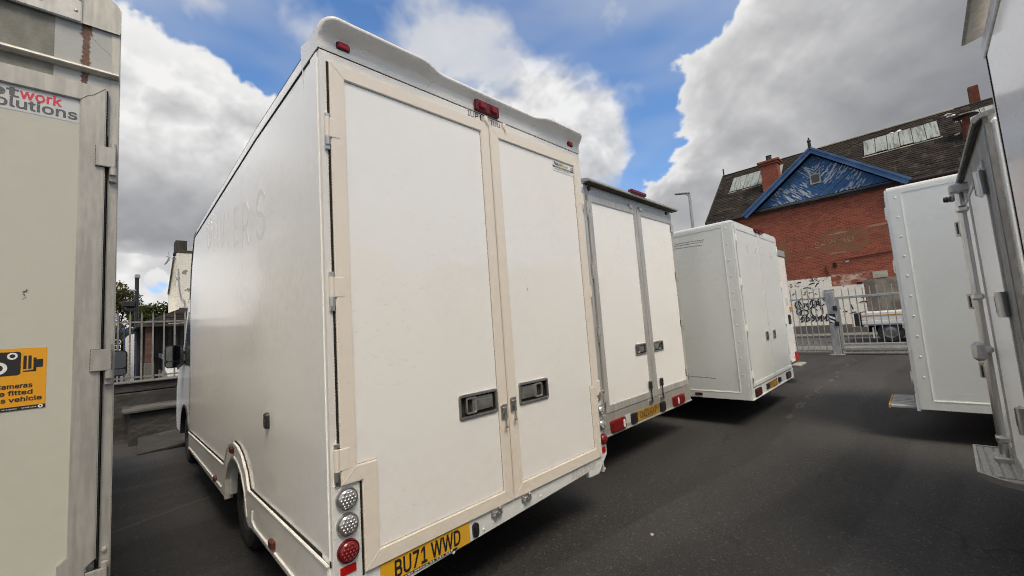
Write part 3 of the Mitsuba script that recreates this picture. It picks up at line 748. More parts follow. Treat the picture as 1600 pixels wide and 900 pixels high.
# side skirts with a rolled top edge and the wheel arch
archO = [(1.405, 0.545), (1.47, 0.645), (1.60, 0.735), (1.73, 0.777), (1.86, 0.789), (2.00, 0.760), (2.12, 0.685), (2.22, 0.560), (2.30, 0.553)]
archI = [(2.20, 0.30), (2.17, 0.46), (2.08, 0.595), (1.97, 0.662), (1.86, 0.683), (1.74, 0.668), (1.62, 0.610), (1.52, 0.50), (1.46, 0.365)]
sd = Polygon([(0.0, 0.548)] + archO + [(4.36, 0.535), (4.36, 0.335), (2.33, 0.305)] + archI + [(1.40, 0.318), (0.42, 0.300), (0.0, 0.330)])
for a, b, f in ((0.0, -0.015, -1), (Wd, Wd + 0.015, 1)):
    k = V1.add(t + '__side_skirt', bev(sd, 'u', a, b, 0.004), 'white_moulding')
    lip = LineString([(0.0, 0.549)] + archO + [(4.36, 0.537)]).buffer(0.0075)
    V1.add(k + '__rolled_edge', bev(lip, 'u', b - f * 0.004, b + f * 0.006, 0.003), 'white_moulding')
    V1.add(k + '__skirt_gap', ext(LineString([(0.0, 0.552)] + archO + [(4.36, 0.540)]).buffer(0.0135), 'u', a + f * 0.0005, a + f * 0.004), 'black_gap')
    arch = LineString([archI[0]] + archI[1:]).buffer(0.008)
    V1.add(k + '__arch_lip', ext(arch, 'u', b - f * 0.05, b + f * 0.004), 'white_moulding')
    groove = LineString([(1.30, 0.435), (1.30, 0.375), (1.22, 0.352), (0.45, 0.338), (0.0, 0.352)]).buffer(0.008)
    V1.add(k + '__swage', bev(groove, 'u', b - f * 0.002, b + f * 0.008, 0.003), 'white_moulding')
    g2 = LineString([(2.36, 0.36), (4.30, 0.372)]).buffer(0.008)
    V1.add(k + '__swage', bev(g2, 'u', b - f * 0.002, b + f * 0.008, 0.003), 'white_moulding')
    for v, z in ((0.815, 0.388), (2.585, 0.378), (4.19, 0.352), (1.885, 0.735)):
        V1.add(k + '__side_marker', bev(rr(v - 0.036, z - 0.022, v + 0.036, z + 0.022, 0.005), 'u', b, b + f * 0.022, 0.005), 'amber_lens')
k = V1.add(t + '__side_latch', bev(rr(0.925, 1.005, 0.985, 1.10, 0.02), 'u', 0.0, -0.022, 0.006), 'black_plastic')
V1.add(k + '__keyhole', cyl([-0.027, 0.955, 1.05], [-0.02, 0.955, 1.05], 0.010, 10), 'dark_steel')
V1.add(t + '__wheel_housing', cat(bx(0.02, Wd - 0.02, 2.22, 2.25, 0.32, 0.80), bx(0.02, Wd - 0.02, 1.42, 1.44, 0.36, 0.80), bx(0.45, Wd - 0.45, 0.1, 4.3, 0.36, 0.54), bx(0.02, Wd - 0.02, 0.06, 1.42, 0.50, 0.535), bx(0.02, Wd - 0.02, 2.25, 4.30, 0.50, 0.535)), 'underbody')
V1.add(t + '__arch_liner', cat(ext(Polygon([(2.13, 0.34), (2.21, 0.34), (2.21, 0.60), (2.10, 0.62)]), 'u', 0.01, 0.30)), 'cool_white_panel')
wheel(t, V1, 0.165, 1.87, 0.335, 0.22, -1)
wheel(t, V1, Wd - 0.165, 1.87, 0.335, 0.22, 1)
cab(t, V1, Wd, 4.39, 'gloss_white_side', mv=5.36, mz=1.425, mgap=0.115)

# --- the van with aluminium framed doors, behind the first
V2 = Frame(3.42, 2.35)
t = thing('box_van', 'white box van with grey aluminium door frames, right of the cream framed van', 'van')
W2 = 2.05
V2.add(t + '__body', bx(0, W2, 0, 4.2, 0.50, 2.90, 0.012), 'bright_white_panel')
V2.add(t + '__corner_post', [cat(bev(sbox(a, 0.42, b, 2.885), 'v', 0.0, -0.02, 0.003), bx(c, c + 0.006, -0.018, 0.06, 0.5, 2.89)) for a, b, c in ((-0.004, 0.045, -0.006), (W2 - 0.028, W2 + 0.004, W2))], 'brushed_aluminium')
V2.add(t + '__header', bx(0.045, W2 - 0.028, -0.022, 0.0, 2.80, 2.925), 'brushed_aluminium')
k = V2.add(t + '__canopy', ext(Polygon([(0.05, 2.992), (-0.11, 2.952), (-0.115, 2.930), (-0.105, 2.926), (0.05, 2.955)]), 'u', -0.01, W2 + 0.055), 'weathered_aluminium')
V2.add(k + '__underside', bx(0.01, W2 + 0.03, -0.095, -0.02, 2.918, 2.925), 'dark_timber')
for u in (0.105, 1.90):
    V2.add(t + '__marker_lamp', orient(lathe([(0, 0.02), (0.018, 0.018), (0.026, 0.0)], 14), (u, -0.022, 2.885), *REAR), 'black_plastic', 40)
V2.add(t + '__brake_lamp', bev(rr(0.815, 2.955, 1.17, 2.995, 0.012), 'v', -0.085, -0.135, 0.008), 'red_lens')
dL2 = Polygon([(0.055, 0.60), (0.055, 2.815), (1.062, 2.815), (1.062, 0.60)])
dR2 = Polygon([(1.070, 0.60), (1.070, 2.815), (2.018, 2.815), (2.018, 0.60)])
V2.add(t + '__door_gap', bx(0.046, 2.022, -0.008, -0.001, 0.595, 2.82), 'black_gap')
for poly, lat, fl, hu, hs in ((dL2, (0.735, 1.098, 0.985, 1.222), False, 0.030, 1), (dR2, (1.165, 1.100, 1.415, 1.222), True, W2 - 0.006, -1)):
    inn = poly.buffer(-0.072, join_style=2)
    if fl:
        inn = Polygon([(1.070 + 0.095, 0.672), (1.070 + 0.095, 2.745), (1.985, 2.745), (1.985, 0.672)])
    k = V2.add(t + '__rear_door', ext(inn.buffer(0.015, join_style=2).difference(rr(*lat, 0.016).buffer(-0.012)), 'v', -0.024, -0.008), 'bright_white_panel')
    V2.add(k + '__frame', bev(poly.difference(inn), 'v', -0.008, -0.034, 0.004), 'brushed_aluminium')
    paddle(k, V2, *lat, -0.024, fl)
    for z in (2.68, 2.04, 1.40, 0.76):
        hinge(k, V2, hu, z, hs, 'brushed_aluminium', 0.05, 0.09, -0.03)
    c = 0.970 if not fl else 1.245
    r_ = V2.add(k + '__rod_handle', cat(cyl([c, -0.05, 0.56], [c, -0.05, 0.74], 0.007, 8), bx(c - 0.022, c + 0.022, -0.062, -0.03, 0.70, 0.79, 0.008)), 'black_plastic')
    V2.add(r_ + '__keeper', cat(bx(c - 0.05, c + 0.04, -0.05, -0.02, 0.545, 0.585, 0.004)), 'pewter_steel')
V2.add(t + '__top_keeper', ([bx(u - 0.03, u + 0.03, -0.05, -0.02, 2.80, 2.85, 0.006) for u in (0.93, 1.16)]), 'brushed_aluminium')
V2.add(t + '__rear_sill', cat(bev(sbox(-0.004, 0.40, W2 + 0.004, 0.595), 'v', 0.0, -0.03, 0.004), bx(0.0, W2, -0.045, 0.0, 0.385, 0.402, 0.004)), 'weathered_aluminium')
for a, b, c in ((0.10, 0.36, 0.315), (1.50, 1.80, 1.60)):
    k = V2.add(t + '__tail_lamp', bev(rr(a, 0.408, b, 0.522, 0.02), 'v', -0.03, -0.065, 0.010), 'red_lens')
    V2.add(k + '__reversing_lens', bev(rr(c - 0.018, 0.425, c + 0.018, 0.505, 0.015), 'v', -0.063, -0.068, 0.002), 'white_lens')
V2.add(t + '__sill_sticker', bx(0.385, 0.495, -0.0325, -0.0305, 0.435, 0.525), 'sticker_grey')
for a, b in ((0.50, 0.60), (1.16, 1.27)):
    V2.add(t + '__plate_lamp', bev(rr(a, 0.412, b, 0.515, 0.008), 'v', -0.03, -0.06, 0.006), 'black_plastic')
plate(t, V2, 0.615, 0.412, 1.135, 0.515, -0.032, 'CN21 KXP', 'dirty yellow number plate reading CN21 KXP', False)
V2.add(t + '__side_trim', ([bx(W2, W2 + 0.012, 0.02, 0.05, z, z + 0.16, 0.003) for z in (2.0, 1.45, 0.9)]), 'brushed_aluminium')
chassis(t, V2, W2, 4.2, 1.5, 0.40)
cab(t, V2, W2, 4.2, 'bright_white_panel')


def luton(F, W, label, vis, zt=2.735, zb=0.355, L=4.3, name='box_van'):
    """white riveted box body with plain doors; vis = -1 shows its left side, +1 its right"""
    t = thing(name, label, 'van')
    cr = 0.035
    prof = unary_union([sbox(0, zb + 0.06, W, zt - cr), rr(0, zt - 0.3, W, zt, cr)])
    F.add(t + '__body', ext(prof, 'v', 0.0, L), 'cool_white_panel')
    for s in (-1, 1):
        a = 0.0 if s < 0 else W
        f = -0.006 if s < 0 else 0.006
        fr = sbox(0.0, zb, L, zt - 0.04).difference(sbox(0.105, zb + 0.095, L - 0.1, zt - 0.085))
        F.add(t + '__side_frame', bev(fr, 'u', a - 0.001 * s, a + f, 0.002), 'cool_white_panel')
        F.add(t + '__side_bead', (ext(sbox(0.103, zb + 0.09, 0.112, zt - 0.085), 'u', a, a + f * 1.6), ext(sbox(0.105, zb + 0.088, L - 0.1, zb + 0.097), 'u', a, a + f * 1.6)), 'bright_white_panel')
        if s == vis:
            rivets(t, F, [(a + f, 0.062, 0.68 + 0.2165 * i) for i in range(10)], LEFT if s < 0 else RIGHT, 0.012, 'cool_white_panel')
            F.add(t + '__side_marker', bev(rr(0.60, zb + 0.03, 0.70, zb + 0.065, 0.006), 'u', a + f, a + f * 3, 0.004), 'amber_lens')
    F.add(t + '__header', bx(0.062, W - 0.062, -0.02, 0.0, zt - 0.065, zt - 0.012), 'cool_white_panel')
    F.add(t + '__rear_post', [bev(sbox(x0, zb, x1, zt - 0.03), 'v', 0.0, -0.022, 0.003) for x0, x1 in ((0.0, 0.062), (W - 0.062, W))], 'cool_white_panel')
    F.add(t + '__door_gap', bx(0.062, W - 0.062, -0.006, -0.001, 0.50, zt - 0.065), 'black_gap')
    for i, (a, b) in enumerate(((0.078, W / 2 + 0.03), (W / 2 + 0.036, W - 0.070))):
        po = sbox(a, 0.512, b, zt - 0.070)
        lat = (W / 2 - 0.20, 1.055, W / 2 - 0.06, 1.185) if i == 0 else (W / 2 + 0.20, 1.055, W / 2 + 0.34, 1.185)
        hole_ = rr(*lat, 0.014).buffer(-0.012)
        k = F.add(t + '__rear_door', ext(po.buffer(-0.05, join_style=2).buffer(0.012, join_style=2).difference(hole_), 'v', -0.022, -0.006), 'cool_white_panel')
        F.add(k + '__frame', bev(frame_poly(po, 0.05), 'v', -0.006, -0.029, 0.003), 'cool_white_panel')
        paddle(k, F, *lat, -0.022, i == 1)
        for z in (2.50, 1.90, 1.29, 0.68):
            hinge(k, F, 0.058 if i == 0 else W - 0.058, z, 1 if i == 0 else -1, 'bright_white_panel', 0.035, 0.10, -0.026)
        for du, dz in ((-0.05, 0.05), (0.0, 0.05), (-0.05, 0.0), (0.0, -0.02)):
            c = (a + b) / 2 + (-0.02 if i == 0 else -0.25)
            for cc in (c, c + 0.40):
                F.add(k + '__rivet', orient(lathe([(0.0, 0.004), (0.009, 0.003), (0.011, 0.0)], 8), (cc + du, -0.022, 2.36 + dz), *REAR), 'pewter_steel')
    F.add(t + '__rear_sill', cat(bev(sbox(0.0, zb, W, 0.498), 'v', 0.0, -0.018, 0.003), bx(0.0, W, -0.03, 0.0, zb - 0.004, zb + 0.014, 0.004), bev(sbox(W - 0.06, zb - 0.02, W, 0.5), 'v', 0.0, -0.03, 0.003)), 'cool_white_panel')
    F.add(t + '__top_keeper', ([bx(u, u + 0.07, -0.05, -0.02, zt - 0.075, zt - 0.03, 0.006) for u in (W / 2 - 0.1, W / 2 + 0.08)]), 'rust_iron')
    k = F.add(t + '__brake_lamp', bev(rr(W / 2 - 0.15, zt - 0.045, W / 2 + 0.32, zt - 0.008, 0.008), 'v', -0.02, -0.05, 0.006), 'dark_red_lens')
    for a in (0.13, W - 0.45):
        lp = F.add(t + '__tail_lamp', bev(rr(a, 0.375, a + 0.27, 0.478, 0.02), 'v', -0.018, -0.035, 0.006), 'black_plastic')
        F.add(lp + '__lens', bev(rr(a + 0.02, 0.39, a + 0.16, 0.463, 0.012), 'v', -0.033, -0.042, 0.004), 'dark_red_lens')
        F.add(lp + '__lens', bev(rr(a + 0.17, 0.39, a + 0.25, 0.463, 0.012), 'v', -0.033, -0.042, 0.004), 'amber_lens')
    for a in (0.66, W - 0.95):
        F.add(t + '__plate_lamp', bev(rr(a, 0.40, a + 0.10, 0.47, 0.008), 'v', -0.018, -0.045, 0.006), 'black_plastic')
    chassis(t, F, W, L, 1.5, zb)
    cab(t, F, W, L, 'cool_white_panel')
    return t


V3 = Frame(5.886, 1.725)
t = luton(V3, 2.25, 'scuffed white box van with riveted side, beyond the aluminium framed van', -1)
k = V3.add(t + '__number_plate', bx(0.80, 1.24, -0.0225, -0.0185, 0.375, 0.475), 'dirty_plate_yellow')
V3.add(t + '__scuff', ([ext(LineString([(0.35 + 0.02 * i, z), (0.62, z + 0.012), (1.1, z + 0.004 + 0.01 * i)]).buffer(0.0035), 'u', -0.0012, 0.001) for i, z in enumerate((2.53, 2.50, 2.46, 0.62))]), 'print_grey')
lab(t + '__scuff', 'grey scrape marks along the top of the van side')
R1 = Frame(8.38, 0.18, 0, 180)
t = luton(R1, 2.25, 'riveted white box van with a yellow edged step, before the brick building', 1, 2.755, 0.345)
k = R1.add(t + '__step', cat(bx(1.55, 2.22, -0.24, -0.03, 0.335, 0.372, 0.008)), 'galvanised')
lab(k, 'chequered metal step with a yellow edge')
R1.add(k + '__edge_strip', bx(1.55, 2.22, -0.252, -0.24, 0.330, 0.374, 0.003), 'yellow_edge')
for i in range(7):
    R1.add(k + '__rib', bx(1.58 + i * 0.092, 1.61 + i * 0.092, -0.225, -0.045, 0.371, 0.378, 0.003), 'galvanised')

# --- the cream van at the far end, behind the third
V4 = Frame(8.28, 2.03)
t = thing('box_van', 'cream box van half hidden at the far end of the row with a rear step', 'van')
W4 = 1.87
V4.add(t + '__body', bx(0, W4, 0, 4.0, 0.42, 2.70, 0.02), 'gloss_white_door')
V4.add(t + '__rear_frame', bev(frame_poly(sbox(0, 0.42, W4, 2.69), 0.06), 'v', 0.0, -0.02, 0.003), 'cream_trim')
V4.add(t + '__header', bx(0.0, W4, -0.035, -0.021, 2.56, 2.69, 0.01), 'weathered_aluminium')
for a, b in ((0.07, 0.93), (0.94, 1.80)):
    k = V4.add(t + '__rear_door', bev(sbox(a, 0.50, b, 2.55), 'v', 0.0, -0.02, 0.003), 'gloss_white_door')
    if a > 0.5:
        V4.add(k + '__handle', bev(rr(1.52, 1.17, 1.64, 1.36, 0.03), 'v', -0.02, -0.05, 0.008), 'black_plastic')
        V4.add(k + '__sticker', bx(1.50, 1.66, -0.0225, -0.0195, 1.54, 1.70), 'sticker_grey')
        V4.add(k + '__hinge', bx(1.72, 1.84, -0.04, -0.02, 1.42, 1.52, 0.006), 'orange_tape')
V4.add(t + '__tail_lamp', bev(rr(1.69, 0.42, 1.85, 0.60, 0.01), 'v', -0.02, -0.05, 0.006), 'red_reflector')
V4.add(t + '__tail_lamp', bev(rr(0.02, 0.42, 0.18, 0.60, 0.01), 'v', -0.02, -0.05, 0.006), 'red_reflector')
V4.add(t + '__step', bx(1.35, W4 + 0.02, -0.16, 0.0, 0.335, 0.375, 0.01), 'weathered_aluminium')
chassis(t, V4, W4, 4.0, 1.4, 0.36)
cab(t, V4, W4, 4.0, 'gloss_white_door')

# --- the old van at the left edge
VL = Frame(-2.10, 2.0)
WL = 2.112
o = lambda x: x + 2.116                                                 # from world x
t = thing('box_van', 'weathered pale box van with rust streak and yellow camera warning sticker', 'van')
VL.add(t + '__body', bx(0, WL - 0.004, 0.0, 4.1, 0.5, 2.74, 0.02), 'bright_white_panel')
VL.add(t + '__header', bx(0.0, WL, -0.012, 0.0, 2.30, 2.76), 'old_header_board')
lab(t + '__header', 'grey header board streaked with rust')
capx = ext(unary_union([sbox(0.0, 2.70, WL, 2.79), rr(0.0, 2.66, WL, 2.83, 0.055)]), 'v', -0.022, 0.3)
VL.add(t + '__roof_cap', capx.slice_plane([0, 0, 2.694], [0, 0, 1]), 'weathered_aluminium')
k = VL.add(t + '__cover_plate', bev(sbox(0.05, 2.690, o(-0.105), 2.86), 'v', -0.022, -0.032, 0.003), 'brushed_aluminium')
rivets(k, VL, [(o(-0.119), -0.032, 2.728), (o(-0.112), -0.032, 2.775), (o(-0.20), -0.032, 2.728)], REAR, 0.006, 'pewter_steel')
VL.add(t + '__rain_rail', cat(cyl([0.02, -0.022, 2.530], [o(-0.008), -0.022, 2.527], 0.0115, 12), bx(0.02, o(-0.008), -0.024, -0.006, 2.517, 2.538, 0.003)), 'weathered_aluminium', 30)
VL.add(t + '__corner_post', bev(sbox(o(-0.0315), 0.40, WL, 2.70), 'v', 0.0, -0.014, 0.003), 'weathered_aluminium')
VL.add(t + '__door_gap', bx(o(-0.042), o(-0.031), -0.010, -0.004, 0.82, 2.47), 'black_gap')
VL.add(t + '__door_seal', bx(o(-0.0385), o(-0.0345), -0.028, -0.008, 0.86, 2.462), 'black_gap')
dr_ = Polygon([(1.06, 0.79), (1.06, 2.468), (o(-0.0385), 2.468), (o(-0.0385), 0.868), (o(-0.060), 0.850), (o(-0.060), 0.79)])
inn = dr_.buffer(-0.064, join_style=2)
k = VL.add(t + '__rear_door', ext(inn.buffer(0.015, join_style=2), 'v', -0.024, -0.008), 'aged_white_panel')
VL.add(k + '__frame', bev(dr_.difference(inn), 'v', -0.008, -0.034, 0.003), 'weathered_aluminium')
VL.add(k + '__mitre_joint', ext(LineString([(o(-0.042), 2.464), (o(-0.070), 2.432), (o(-0.085), 2.424), (o(-0.100), 2.408)]).buffer(0.0011), 'v', -0.0347, -0.033), 'print_grey')
for z in (2.212, 1.503, 0.80):
    VL.add(k + '__hinge_shim', bx(o(-0.0632), o(-0.0108), -0.0365, -0.030, z - 0.0372, z + 0.0372), 'black_gap')
    h = VL.add(k + '__hinge', bev(sbox(o(-0.062), z - 0.036, o(-0.012), z + 0.036), 'v', -0.030, -0.044, 0.002), 'weathered_aluminium')
    VL.add(h + '__pin', (cyl([o(-0.018), -0.034, z - 0.062], [o(-0.018), -0.034, z - 0.036], 0.010, 12), cyl([o(-0.018), -0.034, z + 0.036], [o(-0.018), -0.034, z + 0.052], 0.009, 12), bx(o(-0.028), o(-0.008), -0.030, -0.012, z - 0.085, z - 0.040, 0.003)), 'weathered_aluminium', 30)
VL.add(t + '__bolt', orient(lathe([(0, 0.010), (0.006, 0.009), (0.008, 0.0)], 6), (o(-0.0205), -0.014, 0.885), *REAR), 'weathered_aluminium')
d2 = Polygon([(0.04, 0.79), (0.04, 2.468), (1.05, 2.468), (1.05, 0.79)])
k2 = VL.add(t + '__rear_door', ext(d2.buffer(-0.05, join_style=2), 'v', -0.024, -0.008), 'aged_white_panel')
VL.add(k2 + '__frame', bev(frame_poly(d2, 0.064), 'v', -0.008, -0.034, 0.003), 'weathered_aluminium')
VL.add(t + '__rear_sill', bx(0.0, WL, -0.03, 0.0, 0.45, 0.78, 0.01), 'weathered_aluminium')
s = VL.add(k + '__name_sticker', bx(o(-0.62), o(-0.104), -0.0252, -0.0240, 2.321, 2.4025), 'sticker_grey')
lab(s, 'grey label with red and black words at the top of the door')
VL.add(s + '__lettering', txt('Net', 0.032, (o(-0.2385), -0.0252, 2.366), bold=True, right=True, width=0.13), 'print_grey')
VL.add(s + '__lettering', txt('work', 0.032, (o(-0.2375), -0.0252, 2.366), bold=True, width=0.092), 'print_red')
VL.add(s + '__lettering', txt('solutions', 0.032, (o(-0.1085), -0.0252, 2.331), bold=True, right=True, width=0.205), 'print_grey')
s = VL.add(k + '__camera_sticker', bx(o(-0.40), o(-0.1585), -0.0252, -0.0240, 1.370, 1.558), 'sign_yellow')
lab(s, 'yellow sticker with a camera symbol saying cameras are fitted to this vehicle')
cam = [ext(rr(o(-0.345), 1.4765, o(-0.2115), 1.548, 0.008), 'v', -0.0262, -0.0252)]
cam += [ext(sbox(o(-0.2065), 1.4935, o(-0.200), 1.534), 'v', -0.0262, -0.0252), ext(sbox(o(-0.1965), 1.4935, o(-0.190), 1.534), 'v', -0.0262, -0.0252), ext(Polygon([(o(-0.186), 1.527), (o(-0.180), 1.527), (o(-0.180), 1.485), (o(-0.2065), 1.485), (o(-0.2065), 1.488), (o(-0.186), 1.490)]), 'v', -0.0262, -0.0252), ext(sbox(o(-0.181), 1.497, o(-0.1665), 1.521), 'v', -0.0262, -0.0252)]
VL.add(s + '__symbol', cat(*cam, bx(o(-0.40), o(-0.1585), -0.0262, -0.0252, 1.370, 1.3815)), 'print_black')
for cx, cz, r in ((-0.2285, 1.535, 0.0105), (-0.256, 1.500, 0.0185)):
    VL.add(s + '__symbol', ext(Point(o(cx), cz).buffer(r).difference(Point(o(cx), cz).buffer(r * 0.55)), 'v', -0.0270, -0.0262), 'print_white')
VL.add(s + '__symbol', ext(Point(o(-0.1685), 1.3757).buffer(0.0052).difference(Point(o(-0.1685), 1.3757).buffer(0.002)), 'v', -0.0270, -0.0262), 'print_white')
VL.add(s + '__small_print', cat(txt('cctv in operation', 0.0038, (o(-0.245), -0.0262, 1.3738), width=0.03, depth=0.0006), txt('camera notice', 0.0038, (o(-0.207), -0.0262, 1.3738), width=0.03, depth=0.0006)), 'print_white')
for j, (st, rt, w) in enumerate((('Cameras', -0.1865, 0.0735), ('are fitted', -0.1857, 0.085), ('to this vehicle', -0.1665, 0.128))):
    VL.add(s + '__lettering', txt(st, 0.0132, (o(rt), -0.0252, 1.4375 - 0.0205 * j), bold=True, right=True, width=w), 'print_black')
VL.add(k + '__scratch', ([ext(Polygon([(o(-0.2115) + dx, 1.731 + dz), (o(-0.2115) + dx + 0.004 * a, 1.733 + dz), (o(-0.2115) + dx + 0.002, 1.731 + dz + 0.008 * b)]), 'v', -0.0245, -0.024) for dx, dz, a, b in ((0, 0, 2.4, 1), (0.002, -0.004, -1.5, -1.2), (0.003, 0.005, 1.6, 0.8), (-0.003, 0.004, 1.2, -0.8), (0.001, -0.018, 1.2, 0.7), (-0.003, -0.022, 1.0, 0.5))]), 'print_grey')
chassis(t, VL, WL, 4.1, 1.5, 0.42)
cab(t, VL, WL, 4.1, 'aged_white_panel', mir=(1,), mv=4.95, mz=1.40, mgap=0.145, inset=0.10)

# --- opposite row, nearest: steel rodded doors with a step, then the plain door at the right edge
R2 = Frame(4.95, -0.29, 0, 180)
t = thing('box_van', 'white box van in the opposite row with steel locking rods and a slatted rear step', 'van')
WR = 2.15
R2.add(t + '__body', bx(0, WR, 0, 4.0, 0.48, 2.30, 0.012), 'bright_white_panel')
R2.add(t + '__corner_post', (bev(sbox(0, 0.46, 0.04, 2.29), 'v', 0, -0.02, 0.003), bev(sbox(WR - 0.20, 0.46, WR, 2.28), 'v', 0, -0.022, 0.004)), 'dull_steel')
R2.add(t + '__header', bx(0.04, WR - 0.2, -0.02, 0.0, 2.17, 2.29, 0.003), 'dull_steel')
k = R2.add(t + '__canopy', ext(Polygon([(0.02, 2.345), (-0.03, 2.338), (-0.052, 2.322), (-0.052, 2.300), (-0.044, 2.300), (-0.028, 2.318), (0.02, 2.325)]), 'u', -0.03, WR - 0.02), 'dull_steel')
R2.add(k + '__bracket', bx(0.0, WR - 0.05, -0.018, 0.0, 2.285, 2.33), 'dull_steel')
cl = R2.add(t + '__canopy_lamp', cat(bx(-0.10, -0.03, -0.07, -0.03, 2.30, 2.345, 0.01), orient(lathe([(0, 0.03), (0.02, 0.028), (0.026, 0.0)], 12), (-0.075, -0.07, 2.325), *REAR)), 'black_plastic')
R2.add(t + '__door_gap', bx(0.04, WR - 0.2, -0.006, -0.001, 0.50, 2.18), 'black_gap')
for i, (a, b) in enumerate(((0.05, 1.02), (1.03, WR - 0.208))):
    po = sbox(a, 0.515, b, 2.165)
    k = R2.add(t + '__rear_door', bev(po, 'v', -0.006, -0.024, 0.003), 'bright_white_panel')
    R2.add(k + '__edge_trim', bev(frame_poly(po, 0.03), 'v', -0.022, -0.030, 0.002), 'weathered_aluminium')
    hu, sgn = (0.03, 1) if i == 0 else (WR - 0.19, -1)
    for z in (2.05, 1.46, 0.92):
        h = R2.add(k + '__hinge', cat(bx(hu, hu + sgn * 0.13, -0.050, -0.028, z - 0.055, z + 0.055, 0.010), cyl([hu + sgn * 0.012, -0.045, z - 0.06], [hu + sgn * 0.012, -0.045, z + 0.06], 0.020, 12)), 'pewter_steel', 30)
        R2.add(h + '__cover', bx(hu + sgn * 0.035, hu + sgn * 0.115, -0.060, -0.049, z - 0.045, z + 0.045, 0.008), 'black_plastic')
    c = 0.93 if i == 0 else 1.12
    if i == 0:
        rd = R2.add(k + '__locking_rod', cyl([c, -0.062, 0.44], [c, -0.062, 2.22], 0.021, 16), 'bright_steel', 40)
        R2.add(rd + '__rod_guide', ([(bx(c - 0.045, c + 0.045, -0.088, -0.030, z - 0.022, z + 0.022, 0.012)) for z in (2.08, 1.50, 1.16, 0.60)]), 'bright_steel')
        R2.add(rd + '__rod_handle', cat(bx(c - 0.03, c + 0.16, -0.10, -0.075, 1.135, 1.185, 0.008), bx(c + 0.10, c + 0.18, -0.13, -0.07, 1.10, 1.22, 0.02)), 'pewter_steel')
        R2.add(rd + '__cam_keeper', (bx(c - 0.07, c + 0.07, -0.11, -0.01, 0.43, 0.50, 0.01), bx(c - 0.05, c + 0.05, -0.12, -0.02, 0.36, 0.44, 0.012), bx(c - 0.06, c + 0.06, -0.105, -0.01, 2.19, 2.25, 0.01)), 'pewter_steel')
R2.add(t + '__rear_sill', bev(sbox(0, 0.36, WR, 0.512), 'v', 0, -0.03, 0.004), 'weathered_aluminium')
R2.add(t + '__reflector', bx(0.30, 0.42, -0.045, -0.03, 0.38, 0.46, 0.006), 'red_reflector')
stp = rr(0.62, -0.165, 1.36, -0.012, 0.04)
stp2 = Polygon([(0.62, -0.01), (0.62, -0.175), (1.26, -0.190), (1.36, -0.10), (1.40, -0.01)]).buffer(0.01)
k = R2.add(t + '__step', ext(stp2.buffer(-0.012), 'z', 0.445, 0.458), 'weathered_aluminium')
lab(k, 'slatted aluminium rear step')
R2.add(k + '__rim', ext(stp2.difference(stp2.buffer(-0.014)), 'z', 0.435, 0.470), 'bright_steel')
for i in range(4):
    R2.add(k + '__slat', bx(0.635, 1.29, -0.172 + i * 0.042, -0.140 + i * 0.042, 0.457, 0.467, 0.003), 'weathered_aluminium')
chassis(t, R2, WR, 4.0, 1.4, 0.42)
R3 = Frame(2.20, -0.25, 0, 180)
t = thing('box_van', 'glossy white box van at the right edge, seen along its rear door', 'van')
R3.add(t + '__body', bx(0, 2.1, 0, 4.0, 0.48, 2.40, 0.012), 'gloss_white_door')
R3.add(t + '__corner_post', bev(sbox(0, 0.46, 0.035, 2.36), 'v', 0, -0.008, 0.002), 'brushed_aluminium')
R3.add(t + '__door_seal', bx(0.036, 0.046, -0.010, -0.001, 0.5, 2.34), 'black_gap')
R3.add(t + '__header', bx(0.0, 2.1, -0.012, 0.0, 2.345, 2.40, 0.003), 'brushed_aluminium')
R3.add(t + '__canopy', ext(Polygon([(0.02, 2.475), (-0.05, 2.455), (-0.055, 2.430), (-0.045, 2.428), (0.02, 2.445)]), 'u', -0.02, 2.1), 'weathered_aluminium')
for a, b in ((0.048, 1.03), (1.04, 2.06)):
    R3.add(t + '__rear_door', bev(sbox(a, 0.52, b, 2.338), 'v', 0.0, -0.008, 0.002), 'gloss_white_door')
chassis(t, R3, 2.1, 4.0, 1.4, 0.42)

# ------------------------------------------------------------------ the brick building across the street
t = thing('brick_building', 'red brick building across the street with a blue boarded gable and slate roof', 'building')
XB = 25.0
fac = Polygon([(-5.0, 0), (8.45, 0), (8.45, 6.80), (-5.0, 6.80)])           # in (y, z)
def fx(poly, x0, x1):
    return ext(poly, 'u', x0, x1)                                          # (v, z) read as (y, z), extruded along x
W0.add(t + '__wall', cat(fx(fac, XB, XB + 0.4), fx(Polygon([(0.45, 6.3), (6.2, 6.3), (6.2, 6.72), (0.45, 6.72)]), XB - 0.02, XB)), 'facade_brick')
gend = Polygon([(XB, 0), (XB + 8, 0), (XB + 8, 6.85), (XB + 4, 10.35), (XB, 6.85)])
W0.add(t + '__gable_wall', ext(gend, 'v', 8.05, 8.40), 'red_brick')
W0.add(t + '__plinth', cat(fx(sbox(2.6, 0.05, 8.45, 0.50), XB - 0.09, XB), fx(sbox(-5, 0.05, 2.6, 0.36), XB - 0.06, XB)), 'concrete')
